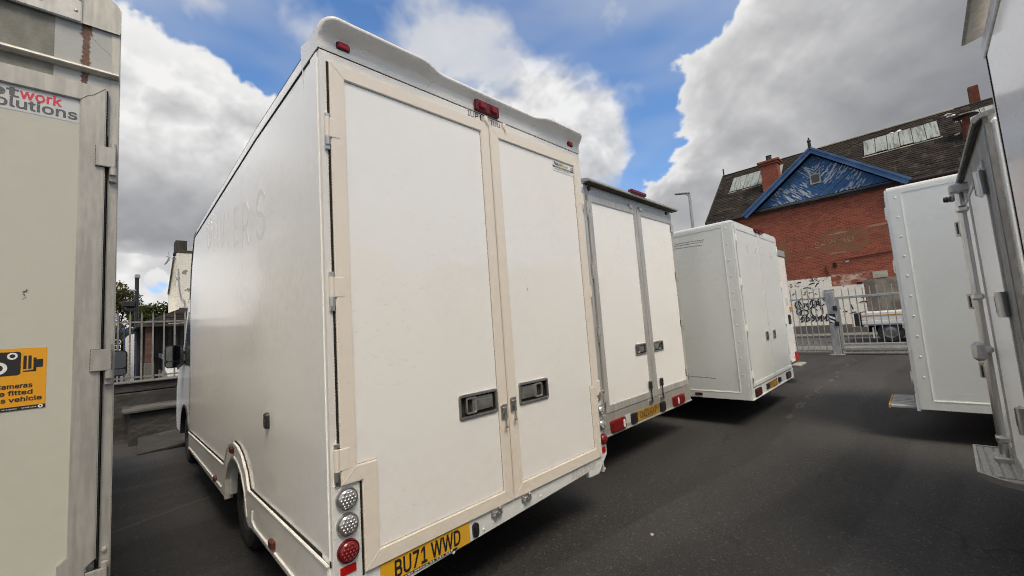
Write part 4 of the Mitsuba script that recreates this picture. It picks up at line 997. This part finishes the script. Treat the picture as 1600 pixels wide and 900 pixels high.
# slates
sl = []
L = math.hypot(4.2, 3.78)
nrow = 30
ux, uz = 4.2 / L, 3.78 / L
for i in range(nrow):
    s0 = i * L / nrow
    y = -5.0 - (0.15 if i % 2 else 0)
    while y < 8.5:
        y1 = min(y + 0.30, 8.52)
        j = rng.uniform(-0.012, 0.014)
        lift = 0.030 + rng.uniform(0, 0.014)
        a = (XB - 0.2 + ux * (s0 - 0.03 + j), 6.67 + uz * (s0 - 0.03 + j))
        b = (XB - 0.2 + ux * (s0 + L / nrow + 0.02), 6.67 + uz * (s0 + L / nrow + 0.02))
        nx, nz = -uz, ux
        if rng.random() > 0.015:
            P = [(a[0] + nx * lift, max(y, -5) + 0.004, a[1] + nz * lift), (a[0] + nx * lift, y1 - 0.004, a[1] + nz * lift), (b[0] + nx * 0.012, y1 - 0.004, b[1] + nz * 0.012), (b[0] + nx * 0.012, max(y, -5) + 0.004, b[1] + nz * 0.012)]
            Q = [(p[0] - nx * 0.014, p[1], p[2] - nz * 0.014) for p in P[:2]]
            sl.append((np.array(P + Q), [[0, 1, 2], [0, 2, 3], [4, 5, 1], [4, 1, 0]]))
        y += 0.30
vv, ff, off = [], [], 0
for v_, f_ in sl:
    vv.append(v_)
    ff.append(np.array(f_) + off)
    off += len(v_)
slate = trimesh.Trimesh(np.vstack(vv), np.vstack(ff), process=False)
base = ext(Polygon([(XB - 0.2, 6.67), (XB + 4.0, 10.45), (XB + 8.2, 6.67), (XB + 8.2, 6.55), (XB + 4.0, 10.30), (XB - 0.2, 6.55)]), 'v', -5.0, 8.52)
rf = W0.add(t + '__roof', base, 'roof_slate')
k = W0.add(rf + '__slate', slate, 'roof_slate')
labels[k] = {'label': 'dark weathered slates of the roof slope', 'kind': 'stuff'}
W0.add(rf + '__ridge', cat(bx(28.90, 29.12, -1.93, 3.3, 10.44, 10.53, 0.02)), 'ridge_stone')
W0.add(rf + '__ridge', (bx(28.92, 29.10, 3.3, 8.5, 10.44, 10.50, 0.02), bx(28.92, 29.10, -5, -1.95, 10.42, 10.50, 0.02)), 'dark_timber')
W0.add(rf + '__verge', cat(*[ext(Polygon([(XB - 0.22, 6.60), (XB + 4.0, 10.40), (XB + 4.0, 10.52), (XB - 0.22, 6.74)]), 'v', 8.52, 8.58)]), 'dark_timber')
W0.add(rf + '__finial', cat(cyl([29, 8.5, 10.45], [29, 8.5, 10.95], 0.04, 8)), 'dark_timber')


def slope(y, z):                                                           # a point on the front roof slope
    return (XB + (z - 6.85) / 0.9, y, z)


def sheets(y0, y1, z0, z1, n, nm):
    w = (y1 - y0) / n
    k = W0.add(rf + '__skylight', (orient(trimesh.creation.box(extents=[abs(y1 - y0) + 0.1, 0.06, 0.08]), slope((y0 + y1) / 2, z0 - 0.03), (0, 1, 0), (0.743, 0, 0.669), (-0.669, 0, 0.743))), 'ridge_stone')
    for i in range(n):
        c = y0 + (i + 0.5) * w
        zz0, zz1 = z0 + rng.uniform(-0.03, 0.03), z1 + rng.uniform(-0.05, 0.05)
        a, b = np.array(slope(c, zz0)), np.array(slope(c, zz1))
        m = trimesh.creation.box(extents=[abs(w) - 0.025, np.linalg.norm(b - a), 0.03])
        W0.add(k + '__pane', orient(m, tuple((a + b) / 2 + np.array([-0.669, 0, 0.743]) * (0.075 + 0.015 * (i % 2))), (0, 1, 0), (0.743, 0, 0.669), (-0.669, 0, 0.743)), 'wired_sheet')


sheets(7.74, 5.02, 8.72, 9.86, 7, 'a')
sheets(1.40, -1.31, 8.78, 9.90, 6, 'b')
sheets(-2.02, -4.6, 8.45, 9.85, 4, 'c')
wp = [orient(trimesh.creation.icosphere(1, r), slope(y, z), (1, 0, 0), (0, 1, 0), (0, 0, 0.5)) for y, z, r in ((-1.80, 10.0, 0.15), (-1.72, 10.2, 0.13), (-1.9, 9.5, 0.08), (0.05, 9.98, 0.13), (0.30, 9.95, 0.15), (0.52, 9.88, 0.09), (-1.78, 8.66, 0.10), (-2.4, 8.42, 0.11))]
for m in wp:
    m.vertices += nrng.normal(size=m.vertices.shape) * 0.025
W0.add(rf + '__mortar_patch', wp, 'print_white', True)
W0.add(rf + '__gutter', (cyl([XB - 0.26, -5, 6.60], [XB - 0.26, 0.25, 6.60], 0.07, 10), cyl([XB - 0.26, 6.35, 6.60], [XB - 0.26, 8.5, 6.60], 0.07, 10)), 'black_plastic')
W0.add(rf + '__back_gable', ext(Polygon([(-0.3, 10.0), (1.75, 10.0), (0.75, 11.15)]), 'u', 31.5, 33.5), 'dark_timber')
# gable
G = 3.2
gt = Polygon([(0.35, 6.72), (6.05, 6.72), (G, 9.02)])
W0.add(t + '__gable', fx(gt, XB + 0.02, XB + 0.10), 'flaking_blue_board')
bs = []
for i in range(26):                                                        # boards laid in a chevron, tongue and groove
    for s in (-1, 1):
        c = 0.13 * i
        d = Polygon([(G, 6.72 - 2 + c * 1.3), (G, 6.72 - 2 + c * 1.3 + 0.155), (G + s * 3.4, 6.72 - 2 + c * 1.3 + 0.155 + 3.4 * 0.83), (G + s * 3.4, 6.72 - 2 + c * 1.3 + 3.4 * 0.83)]).intersection(gt.buffer(-0.03))
        if d.area > 0.003 and d.geom_type == 'Polygon':
            bs.append(fx(d, XB - 0.005 - 0.016 * (i % 2), XB + 0.02))
k = W0.add(t + '__gable_board', cat(*bs), 'flaking_blue_board')
labels[k] = {'label': 'blue boards with flaking paint laid in a chevron', 'kind': 'stuff'}
for s in (-1, 1):
    bb = Polygon([(G, 9.02), (G, 9.30), (G + s * 3.30, 6.66), (G + s * 3.18, 6.46), (G + s * 3.05, 6.54)])
    W0.add(t + '__bargeboard', cat(fx(bb, XB - 0.40, XB - 0.34), fx(Polygon([(G, 9.22), (G, 9.34), (G + s * 3.36, 6.68), (G + s * 3.30, 6.60)]), XB - 0.44, XB - 0.30)), 'blue_bargeboard')
    W0.add(t + '__gable_roof', ext(Polygon([(G, 9.32), (G, 9.22), (G + s * 3.3, 6.58), (G + s * 3.34, 6.68)]), 'u', XB - 0.36, XB + 2.9), 'roof_slate')
W0.add(t + '__gable_beam', fx(sbox(0.30, 6.58, 6.1, 6.80), XB - 0.12, XB + 0.02), 'blue_grey_beam')
W0.add(t + '__gable_finial', cat(cyl([XB - 0.38, G, 9.2], [XB - 0.38, G, 9.55], 0.07, 10), orient(trimesh.creation.icosphere(1, 0.09), (XB - 0.38, G, 9.62), (1, 0, 0), (0, 1, 0), (0, 0, 1)), cyl([XB - 0.38, G, 9.62], [XB - 0.38, G, 9.80], 0.035, 8)), 'dark_timber')
k = W0.add(t + '__gable_window', fx(frame_poly(sbox(2.98, 7.52, 3.42, 8.02), 0.06), XB - 0.06, XB + 0.0), 'ridge_stone')
W0.add(k + '__pane', fx(sbox(3.03, 7.57, 3.37, 7.97), XB - 0.025, XB - 0.014), 'dark_glass')
# chimney stack with oversailing courses and a pot
cx, cy = 26.6, 5.37
k = W0.add(t + '__chimney', cat(bx(cx - 0.3, cx + 0.3, cy - 0.42, cy + 0.42, 7.9, 9.55, 0.01), bx(cx - 0.36, cx + 0.36, cy - 0.48, cy + 0.48, 9.55, 9.68, 0.01), bx(cx - 0.42, cx + 0.42, cy - 0.54, cy + 0.54, 9.68, 9.80, 0.01)), 'red_brick')
W0.add(k + '__pot', orient(lathe([(0.16, 0), (0.18, 0.06), (0.14, 0.10), (0.13, 0.30), (0.16, 0.33), (0.10, 0.33), (0.10, 0.0)], 14), (cx, cy, 9.80), (1, 0, 0), (0, 1, 0), (0, 0, 1)), 'dark_timber', 40)
W0.add(t + '__flue_pipe', cat(cyl([26.6, -2.03, 8.15], [26.6, -2.10, 9.28], 0.13, 14)), 'rust_iron', 40)
W0.add(t + '__flue_cowl', orient(lathe([(0, 0.10), (0.30, 0.06), (0.40, 0.0), (0.0, 0.0)], 18), (26.6, -2.10, 9.28), (1, 0, 0), (0, 1, 0), (0, 0, 1)), 'dark_timber', 40)
W0.add(t + '__flue_pipe', bx(29.2, 29.5, -2.86, -2.52, 10.2, 11.4, 0.02), 'rust_iron')
# old sign, pipes, vents, panels, graffiti
YL = ((0, -1, 0), (0, 0, 1), (-1, 0, 0))
sg = txt('SPREAD', 0.30, (XB - 0.001, 3.58, 4.30), YL, width=1.50, depth=0.003)
sg.apply_transform(trimesh.transformations.rotation_matrix(math.radians(-4.5), [1, 0, 0], [XB, 3.58, 4.3]))
sg2 = txt('IN ABUNDANCE', 0.16, (XB - 0.001, 3.62, 4.02), YL, width=1.25, depth=0.003)
bsdf('worn_sign_paint', base_color=proc(lambda p, n, uv: mix((0.33, 0.24, 0.15), (0.20, 0.095, 0.052), smoothstep(0.30, 0.56, fbm(p.y * 7, p.z * 9, 2.0, 4)))), roughness=0.9)
k = W0.add(t + '__old_sign', sg, 'worn_sign_paint')
lab(k, 'worn painted word SPREAD on the brick wall')
W0.add(t + '__wall_pipe', (cyl([XB - 0.04, 2.53, 3.58], [XB - 0.04, 0.3, 3.74], 0.025, 8), cyl([XB - 0.04, 3.22, 2.9], [XB - 0.04, 3.28, 3.35], 0.03, 8)), 'rust_iron')
W0.add(t + '__wall_vent', (fx(sbox(2.86, 3.25, 3.0, 3.48), XB - 0.03, XB), fx(sbox(2.02, 2.36, 2.22, 2.44), XB - 0.03, XB), fx(sbox(0.6, 2.40, 0.8, 2.5), XB - 0.03, XB)), 'black_gap')
W0.add(t + '__wall_patch', (fx(sbox(1.10, 2.56, 1.62, 2.86), XB - 0.02, XB), fx(sbox(2.38, 3.43, 2.52, 3.53), XB - 0.03, XB)), 'ridge_stone')
W0.add(t + '__wall_panel', fx(sbox(3.10, 1.62, 3.50, 2.22), XB - 0.05, XB), 'galvanised')


def scrawl(pts, r=0.026):
    ls = LineString(pts)
    return fx(ls.buffer(r, quad_segs=2), XB - 0.012, XB)


gf = []
def loop(cy_, cz, ry, rz, ph=0.0, n=16, turn=1.0):
    return scrawl([(cy_ - ry * math.cos(ph + a / n * 6.283 * turn), cz + rz * math.sin(ph + a / n * 6.283 * turn)) for a in range(n + 1)])
for i in range(7):
    gf.append(loop(4.62 - 0.16 * i, 1.56 + 0.10 * math.sin(i * 2.3), 0.13, 0.19 + 0.05 * (i % 2), i * 1.1, turn=0.82))
gf += [loop(3.88, 1.22, 0.24, 0.33), loop(4.42, 1.16, 0.18, 0.13, 0.6), loop(4.62, 1.22, 0.10, 0.16, 0.2)]
for i in range(7):
    y = 4.60 - 0.20 * i
    gf.append(scrawl([(y, 0.84), (y - 0.10, 0.98 + 0.05 * (i % 2)), (y - 0.03, 0.70), (y - 0.16, 0.78), (y - 0.14, 0.92)]))
for i in range(5):
    gf.append(scrawl([(3.42 - 0.05 * i, 1.15 + 0.14 * (i % 3)), (3.30 - 0.03 * i, 1.52 - 0.1 * (i % 2)), (3.18, 1.25 + 0.08 * i), (3.34 - 0.08 * i, 1.10)], 0.02))
for y0, z0, dy, dz in ((4.55, 2.68, 0.16, 0.02), (4.05, 2.54, 0.2, 0.05), (3.86, 2.70, -0.1, 0.2), (3.80, 2.42, 0.14, 0.16), (4.3, 2.40, 0.3, -0.03), (2.55, 1.42, 0.06, -0.22), (2.60, 1.0, 0.2, 0.05), (4.8, 2.1, 0.12, 0.05), (2.2, 1.5, 0.25, 0.0), (2.85, 1.1, 0.12, 0.0)):
    gf.append(scrawl([(y0, z0), (y0 - dy * 0.5, z0 + dz * 0.6 + 0.03), (y0 - dy, z0 + dz)], 0.024))
k = W0.add(t + '__graffiti', gf, 'print_black')
lab(k, 'black looping graffiti on the white painted base')

# ------------------------------------------------------------------ gate and railings at the end of the yard
def pale(F, key, a, b, r, mat, top=True, n=4):
    m = cyl(a, b, r, n)
    if top:
        m = cat(m, orient(lathe([(r * 1.0, 0.0), (0.0, r * 3.4)], n), b, (1, 0, 0), (0, 1, 0), (0, 0, 1)))
    return F.add(key, m, mat)


XG = 15.5
t = thing('railing_fence', 'thin grey railing at the far end of the yard, left of the gate post', 'fence')
W0.add(t + '__rail', (bx(XG - 0.02, XG + 0.02, 2.15, 8.2, 1.69, 1.73), bx(XG - 0.02, XG + 0.02, 2.15, 8.2, 0.34, 0.38)), 'galvanised')
W0.add(t + '__kerb', bx(XG - 0.12, XG + 0.12, 2.15, 8.2, -0.02, 0.10, 0.02), 'concrete')
for i in range(40):
    y = 2.28 + 0.15 * i
    pale(W0, t + '__bar', [XG - 0.03, y, 0.02], [XG - 0.03, y, 2.02], 0.015, 'galvanised', n=6)
for y in (5.0, 7.8):
    W0.add(t + '__post', bx(XG + 0.02, XG + 0.1, y, y + 0.08, 0, 1.9), 'galvanised')
t = thing('gate_post', 'square grey steel gate post with a striped hazard sticker', 'gate post')
W0.add(t + '__shaft', bx(XG - 0.1, XG + 0.1, 1.94, 2.14, -0.02, 1.88, 0.012), 'galvanised')
W0.add(t + '__base_plate', bx(XG - 0.18, XG + 0.18, 1.86, 2.22, 0.0, 0.02), 'galvanised')
for z in (0.92, 1.38):
    W0.add(t + '__hinge', bx(XG - 0.13, XG - 0.08, 1.90, 2.0, z - 0.07, z + 0.07, 0.01), 'black_plastic')
k = W0.add(t + '__hazard_sticker', bx(XG - 0.1025, XG - 0.1005, 1.96, 2.12, 0.95, 1.22), 'print_black')
for i in range(2):
    W0.add(k + '__stripe', fx(Polygon([(2.11, 1.18 - 0.12 * i), (2.11, 1.12 - 0.12 * i), (1.97, 1.02 - 0.12 * i + 0.02), (1.97, 1.08 - 0.12 * i + 0.02)]), XG - 0.1035, XG - 0.1025), 'print_white')
t = thing('yard_gate', 'sliding grey steel bar gate closing the far end of the yard', 'gate')
W0.add(t + '__frame', cat(bx(XG - 0.04, XG + 0.04, -4.0, 1.92, 1.645, 1.715, 0.006), bx(XG - 0.04, XG + 0.04, -4.0, 1.92, 0.26, 0.33, 0.006), bx(XG - 0.04, XG + 0.04, 1.85, 1.92, 0.05, 1.70, 0.006), bx(XG - 0.05, XG + 0.05, -4.0, 1.90, 0.150, 0.205, 0.006), bx(XG - 0.05, XG + 0.05, -4.0, 1.90, 0.035, 0.080, 0.006)), 'galvanised')
for i in range(36):
    pale(W0, t + '__bar', [XG, 1.75 - 0.157 * i, 0.32], [XG, 1.75 - 0.157 * i, 1.93], 0.013, 'galvanised', n=6)
for i in range(24):
    W0.add(t + '__strut', bx(XG - 0.01, XG + 0.01, 1.70 - 0.235 * i, 1.72 - 0.235 * i, 0.08, 0.155), 'galvanised')

# flatbed lorry in the street behind the gate
FT = Frame(20.0, 0, 0, 0)
t = thing('flatbed_lorry', 'white dropside lorry with an orange stripe parked in the street behind the gate', 'lorry')
FT.add(t + '__bed', bx(0.1, 2.1, -3.2, 1.78, 0.62, 0.72), 'print_white')
for i in range(3):
    FT.add(t + '__dropside', (bx(0.02, 0.08, -3.2, 1.80, 0.66 + 0.15 * i, 0.80 + 0.15 * i, 0.012), bx(2.12, 2.18, -3.2, 1.80, 0.66 + 0.15 * i, 0.80 + 0.15 * i, 0.012)), 'print_white')
FT.add(t + '__stripe', bx(0.010, 0.022, -3.2, 1.80, 0.955, 1.005), 'orange_tape')
FT.add(t + '__headboard', cat(bx(0.0, 2.2, 1.80, 1.86, 0.58, 1.12), bx(0.0, 0.08, 1.86, 2.0, 0.6, 1.1), bx(2.12, 2.2, 1.86, 2.0, 0.6, 1.1)), 'black_plastic')
FT.add(t + '__chassis', cat(bx(0.5, 0.62, -5, 1.7, 0.35, 0.6), bx(1.58, 1.7, -5, 1.7, 0.35, 0.6), bx(0.15, 0.35, 0.2, 0.7, 0.25, 0.6, 0.02)), 'underbody')
FT.add(t + '__mudguard', bx(0.1, 0.35, 1.50, 1.54, 0.15, 0.55), 'print_white')
for v in (1.05, -4.3):
    for u, s in ((0.22, -1), (1.98, 1)):
        wheel(t, FT, u, v, 0.36, 0.2, s)
cabp = Polygon([(-3.3, 0.5), (-3.3, 2.0), (-4.2, 2.0), (-4.9, 1.3), (-5.2, 1.0), (-5.2, 0.5)])
k = FT.add(t + '__cab', ext(cabp, 'u', 0.05, 2.15), 'print_white')
FT.add(k + '__window', cat(ext(Polygon([(-3.5, 1.3), (-3.5, 1.85), (-4.1, 1.85), (-4.65, 1.3)]), 'u', 0.04, 2.16)), 'dark_glass')

# street lamp
t = thing('street_lamp', 'tall grey street lamp rising behind the vans', 'street lamp')
W0.add(t + '__column', orient(lathe([(0.11, 0), (0.11, 1.2), (0.075, 1.25), (0.05, 6.3), (0.0, 6.3)], 14), (16.6, 6.22, 0), (1, 0, 0), (0, 1, 0), (0, 0, 1)), 'galvanised', 40)
k = W0.add(t + '__lantern', orient(bx(-0.09, 0.09, -0.30, 0.30, -0.03, 0.045, 0.03), (16.6, 6.50, 6.42), (0.98, 0.17, 0), (-0.17, 0.96, 0.15), (0, -0.15, 0.98)), 'galvanised')
W0.add(k + '__arm', cyl([16.6, 6.22, 6.25], [16.6, 6.38, 6.40], 0.035, 10), 'galvanised')

# ------------------------------------------------------------------ the back of the yard, left
t = thing('yard_wall', 'low sooty block wall carrying the steel fence at the back of the yard', 'wall')
W0.add(t + '__upper_course', bx(-5, 14, 10.22, 10.55, 0.81, 0.965, 0.015), 'dark_blockwork')
W0.add(t + '__coping', bx(-5, 14, 10.17, 10.6, 0.965, 1.0, 0.012), 'concrete')
W0.add(t + '__lower_course', bx(-5, 14, 10.20, 10.55, -0.02, 0.80, 0.015), 'dark_blockwork')
t = thing('concrete_bench', 'dark concrete ledge with a worn pale edge against the yard wall', 'ledge')
W0.add(t + '__block', bx(0.24, 6.0, 9.35, 10.19, -0.02, 0.525, 0.02), 'dark_blockwork')
W0.add(t + '__top_slab', bx(0.16, 6.0, 9.28, 10.185, 0.527, 0.575, 0.012), 'sooty_slab')
t = thing('fallen_slab', 'thin grey slab lying tilted on the ground before the ledge', 'slab')
sp = orient(bx(-0.45, 0.6, -0.45, 0.45, -0.025, 0.025, 0.008), (0.78, 8.86, 0.085), (0.995, -0.05, 0.08), (0.05, 0.985, 0.12), (-0.08, -0.12, 0.985))
scene[t] = mikit.ply(sp, 'dark_blockwork')
t = thing('palisade_fence', 'grey spiked palisade fence standing on the yard wall', 'fence')
W0.add(t + '__rail', (bx(-1.2, 3.6, 10.38, 10.42, 2.07, 2.10), bx(-1.2, 3.6, 10.38, 10.42, 1.05, 1.08)), 'dull_steel')
for i in range(28):
    x = -0.86 + 0.160 * i
    pl = ext(Polygon([(x - 0.013, 0.98), (x - 0.013, 2.20), (x, 2.29), (x + 0.013, 2.20), (x + 0.013, 0.98)]), 'v', 10.355, 10.375)
    W0.add(t + '__pale', pl, 'dull_steel')
t = thing('timber_shelter', 'dark timber shelter with a sloping roof and a brick pier behind the fence', 'shelter')
W0.add(t + '__roof', ext(Polygon([(0.42, 2.17), (1.22, 2.52), (1.9, 2.6), (1.9, 2.50), (1.2, 2.42), (0.42, 2.09)]), 'v', 12.9, 15.5), 'dark_timber')
for i in range(5):
    W0.add(t + '__roof_board', bx(0.45 + 0.16 * i, 1.9, 12.84 - 0.01 * i, 12.9, 2.10 + 0.07 * i, 2.16 + 0.07 * i, 0.005), 'dark_timber')
W0.add(t + '__back_wall', bx(0.5, 2.2, 15.0, 15.1, 0, 2.2), 'dark_timber')
for i in range(6):
    W0.add(t + '__post', bx(0.80 + 0.12 * i, 0.86 + 0.12 * i, 13.4, 13.46, 0.0, 2.15), 'dark_timber')
bsdf('brown_brick', base_color=metal((0.075, 0.042, 0.032), (0.13, 0.07, 0.05), (6, 6, 22)), roughness=0.9)
k = W0.add(t + '__pier', bx(0.60, 0.74, 12.95, 13.3, 1.25, 2.10), 'brown_brick')
W0.add(k + '__base', bx(0.585, 0.755, 12.93, 13.32, 0.0, 1.25, 0.01), 'concrete')
t = thing('white_building', 'tall white painted building end with a dark brick chimney stack', 'building')
W0.add(t + '__wall', (ext(Polygon([(1.74, 0), (1.74, 3.95), (1.90, 5.45), (6.5, 5.45), (6.5, 0)]), 'v', 22.25, 22.6), bx(1.95, 2.75, 21.95, 22.245, 0, 5.62, 0.01), bx(2.6, 6.4, 22.61, 30, 0, 5.4)), 'white_painted_brick')
W0.add(t + '__verge', ext(Polygon([(1.71, 3.88), (1.885, 5.5), (1.92, 5.5), (1.745, 3.9)]), 'v', 22.2, 22.62), 'dark_timber')
k = W0.add(t + '__chimney', cat(bx(1.92, 2.30, 21.98, 22.7, 5.62, 6.15, 0.01)), 'dark_timber')
W0.add(k + '__course', cat(bx(1.90, 2.78, 21.93, 22.8, 5.60, 5.72, 0.01)), 'dark_timber')
k = W0.add(t + '__satellite_dish', orient(lathe([(0, 0.0), (0.12, 0.02), (0.2, 0.07)], 16), (1.68, 21.85, 5.18), (0.4, 0, 0.9), (0, 1, 0), (-0.9, 0, 0.4)), 'pewter_steel', True)
W0.add(k + '__aerial', cat(cyl([1.9, 21.9, 5.3], [1.6, 21.8, 5.4], 0.012, 6), cyl([1.72, 21.85, 5.2], [1.68, 21.85, 5.6], 0.01, 6)), 'pewter_steel')
for x in (2.12, 2.36):
    k = W0.add(t + '__vent', bx(x - 0.08, x + 0.1, 21.92, 21.95, 3.12, 3.26), 'dark_glass')
W0.add(t + '__pipe', tube([(2.00, 21.9, 4.9), (2.03, 21.9, 4.2), (2.10, 21.9, 3.65), (2.22, 21.9, 3.55), (2.22, 21.9, 1.0)], 0.022), 'pewter_steel')
W0.add(t + '__sign', bx(2.24, 2.42, 21.90, 21.94, 1.8, 2.1), 'pewter_steel')
W0.add(t + '__bracket', tube([(1.98, 21.6, 2.35), (2.15, 21.8, 2.15)], 0.05), 'print_white')
t = thing('lamp_pole', 'dark pole with a floodlight and camera behind the fence', 'pole')
W0.add(t + '__pole', cyl([0.55, 16, 0], [0.53, 16, 3.72], 0.045, 10), 'black_plastic')
W0.add(t + '__floodlight', cat(bx(0.22, 0.50, 15.9, 16.1, 2.82, 3.0, 0.03), bx(0.30, 0.54, 15.95, 16.05, 2.72, 2.82, 0.02)), 'black_plastic')
W0.add(t + '__camera', cat(bx(0.38, 0.52, 15.95, 16.05, 3.28, 3.33, 0.01), bx(0.48, 0.60, 15.93, 16.07, 3.66, 3.78, 0.02)), 'pewter_steel')

# vehicles beyond the fence: small, so one shell each with glass and wheels
t = thing('delivery_van', 'black van with white lettering on its back, beyond the fence at the left', 'van')
DV = Frame(-1.75, 15.2)
DV.add(t + '__body', ext(rr(0.0, 0.35, 1.95, 2.12, 0.14), 'v', 0, 4.5), 'car_dark')
DV.add(t + '__rear_window', (bx(0.2, 0.9, -0.01, 0.02, 1.3, 1.9, 0.01), bx(1.0, 1.75, -0.01, 0.02, 1.3, 1.9, 0.01)), 'dark_glass')
lt = txt('CENTRE', 0.16, (0, 0, 0), width=0.75)
lt.apply_transform(trimesh.transformations.rotation_matrix(math.radians(90), [0, 1, 0]))
lt.apply_translation([1.80, -0.012, 1.15 - lt.bounds[0][2]])
DV.add(t + '__lettering', lt, 'print_white')
for u, s in ((0.13, -1), (1.82, 1)):
    for v in (0.9, 3.7):
        wheel(t, DV, u, v, 0.33, 0.2, s)
t = thing('delivery_van', 'white van beyond the fence, between the black van and the shelter', 'van')
DV = Frame(0.34, 17.5)
DV.add(t + '__body', ext(rr(0.0, 0.35, 1.9, 2.1, 0.16), 'v', 0, 4.5), 'print_white')
DV.add(t + '__rear_window', (bx(1.0, 1.7, -0.01, 0.02, 1.3, 1.9, 0.01)), 'dark_glass')
for u, s in ((0.13, -1), (1.77, 1)):
    for v in (0.9, 3.7):
        wheel(t, DV, u, v, 0.33, 0.2, s)
t = thing('blue_fence', 'low blue steel fence behind the parked vans', 'fence')
W0.add(t + '__rail', (bx(-3, 0.6, 14.4, 14.44, 2.06, 2.12), bx(-3, 0.6, 14.4, 14.44, 0.5, 0.55)), 'blue_paint_steel')
for i in range(18):
    W0.add(t + '__pale', bx(-1.3 + 0.11 * i, -1.27 + 0.11 * i, 14.36, 14.4, 0.1, 2.2), 'blue_paint_steel')
t = thing('parked_car', 'silver car parked under the shelter, seen through the fence', 'car')
PC = Frame(0.90, 11.7)
PC.add(t + '__body', cat(ext(Polygon([(0, 0.45), (0.02, 0.95), (0.5, 1.02), (0.95, 1.34), (2.3, 1.40), (3.0, 1.0), (3.9, 0.9), (4.0, 0.4), (3.6, 0.28), (0.3, 0.28)]).buffer(0.06), 'u', 0, 1.7)), 'car_silver')
PC.add(t + '__window', ext(Polygon([(0.75, 1.06), (1.05, 1.32), (2.2, 1.36), (2.7, 1.06)]), 'u', -0.01, 1.71), 'dark_glass')
PC.add(t + '__rear_window', ext(Polygon([(0.42, 1.07), (0.86, 1.38), (0.90, 1.36), (0.5, 1.05)]), 'u', 0.2, 1.5), 'dark_glass')
for u, s in ((0.1, -1), (1.6, 1)):
    for v in (0.75, 3.1):
        wheel(t, PC, u, v, 0.3, 0.18, s)

# trees and hedge beyond
def leaves(centres, radii, n, size, seed):
    g = np.random.default_rng(seed)
    c = np.array(centres, float)
    r = np.array(radii, float)
    pick = g.integers(0, len(c), n)
    d = g.normal(size=(n, 3))
    d /= np.linalg.norm(d, axis=1, keepdims=True)
    p = c[pick] + d * (r[pick] * (0.55 + 0.5 * g.random(n)))[:, None]
    keep = meshkit.noise(p * 2.2, seed) > 0.36
    p = p[keep]
    n = len(p)
    a = g.normal(size=(n, 3))
    a /= np.linalg.norm(a, axis=1, keepdims=True)
    b = np.cross(a, g.normal(size=(n, 3)))
    b /= np.linalg.norm(b, axis=1, keepdims=True)
    s = size * (0.6 + 0.8 * g.random(n))[:, None]
    V = np.stack([p - a * s, p + b * s * 0.5, p + a * s, p - b * s * 0.5], 1).reshape(-1, 3)
    i = np.arange(n)[:, None] * 4
    return trimesh.Trimesh(V, np.vstack([i + [0, 1, 2], i + [0, 2, 3]]), process=False)


def tree(x, y, h, crowns, n, size, mat, label, seed, nm='broadleaf_tree'):
    t = thing(nm, label, 'tree')
    g = random.Random(seed)
    tr = [trimesh.creation.cone(radius=0.16, height=h * 0.75, sections=10)]
    tr[0].apply_translation([x, y, 0])
    for c, r in crowns:
        tr.append(cyl([x, y, h * 0.3], c, 0.03, 6))
        for _ in range(4):
            tr.append(cyl(c, [c[0] + g.uniform(-r, r) * 0.8, c[1] + g.uniform(-r, r) * 0.8, c[2] + g.uniform(-0.2, r)], 0.012, 5))
    W0.add(t + '__trunk', cat(*tr), 'bark')
    W0.add(t + '__crown', leaves([c for c, r in crowns], [r for c, r in crowns], n, size, seed), mat)


tree(0.1, 26, 5.2, [((-0.1, 26, 4.2), 0.75), ((0.5, 26.2, 3.9), 0.6), ((-0.8, 26, 3.6), 0.9), ((0.3, 25.8, 3.2), 0.8), ((0.9, 26, 3.3), 0.5)], 5200, 0.07, 'leaf_olive', 'thin olive tree behind the fence at the left', 5)
tree(1.6, 24, 3.8, [((1.0, 24, 2.9), 0.55), ((1.5, 24, 3.1), 0.62), ((2.1, 24.2, 2.9), 0.6), ((1.3, 24, 2.4), 0.7), ((2.2, 24, 2.3), 0.7)], 9000, 0.06, 'leaf_green', 'dense dark green tree between the lamp pole and the white building', 6)
tree(-0.4, 20, 2.8, [((-0.5, 20, 2.1), 0.55), ((0.1, 20, 2.0), 0.5), ((0.4, 20.1, 1.9), 0.4), ((-1.1, 20, 2.1), 0.6)], 6000, 0.055, 'leaf_olive', 'low yellow green bush above the black van', 8, 'bush')

# a crumb of litter on the yard
t = thing('pebble', 'small pale stone lying on the asphalt by the cream framed van', 'stone')
pb = trimesh.creation.icosphere(1, 0.013)
pb.vertices *= [1.3, 1, 0.6]
pb.vertices += nrng.normal(size=pb.vertices.shape) * 0.0015
pb.apply_translation([2.72, 1.53, 0.006])
scene[t] = mikit.ply(pb, 'ridge_stone', smooth=False)
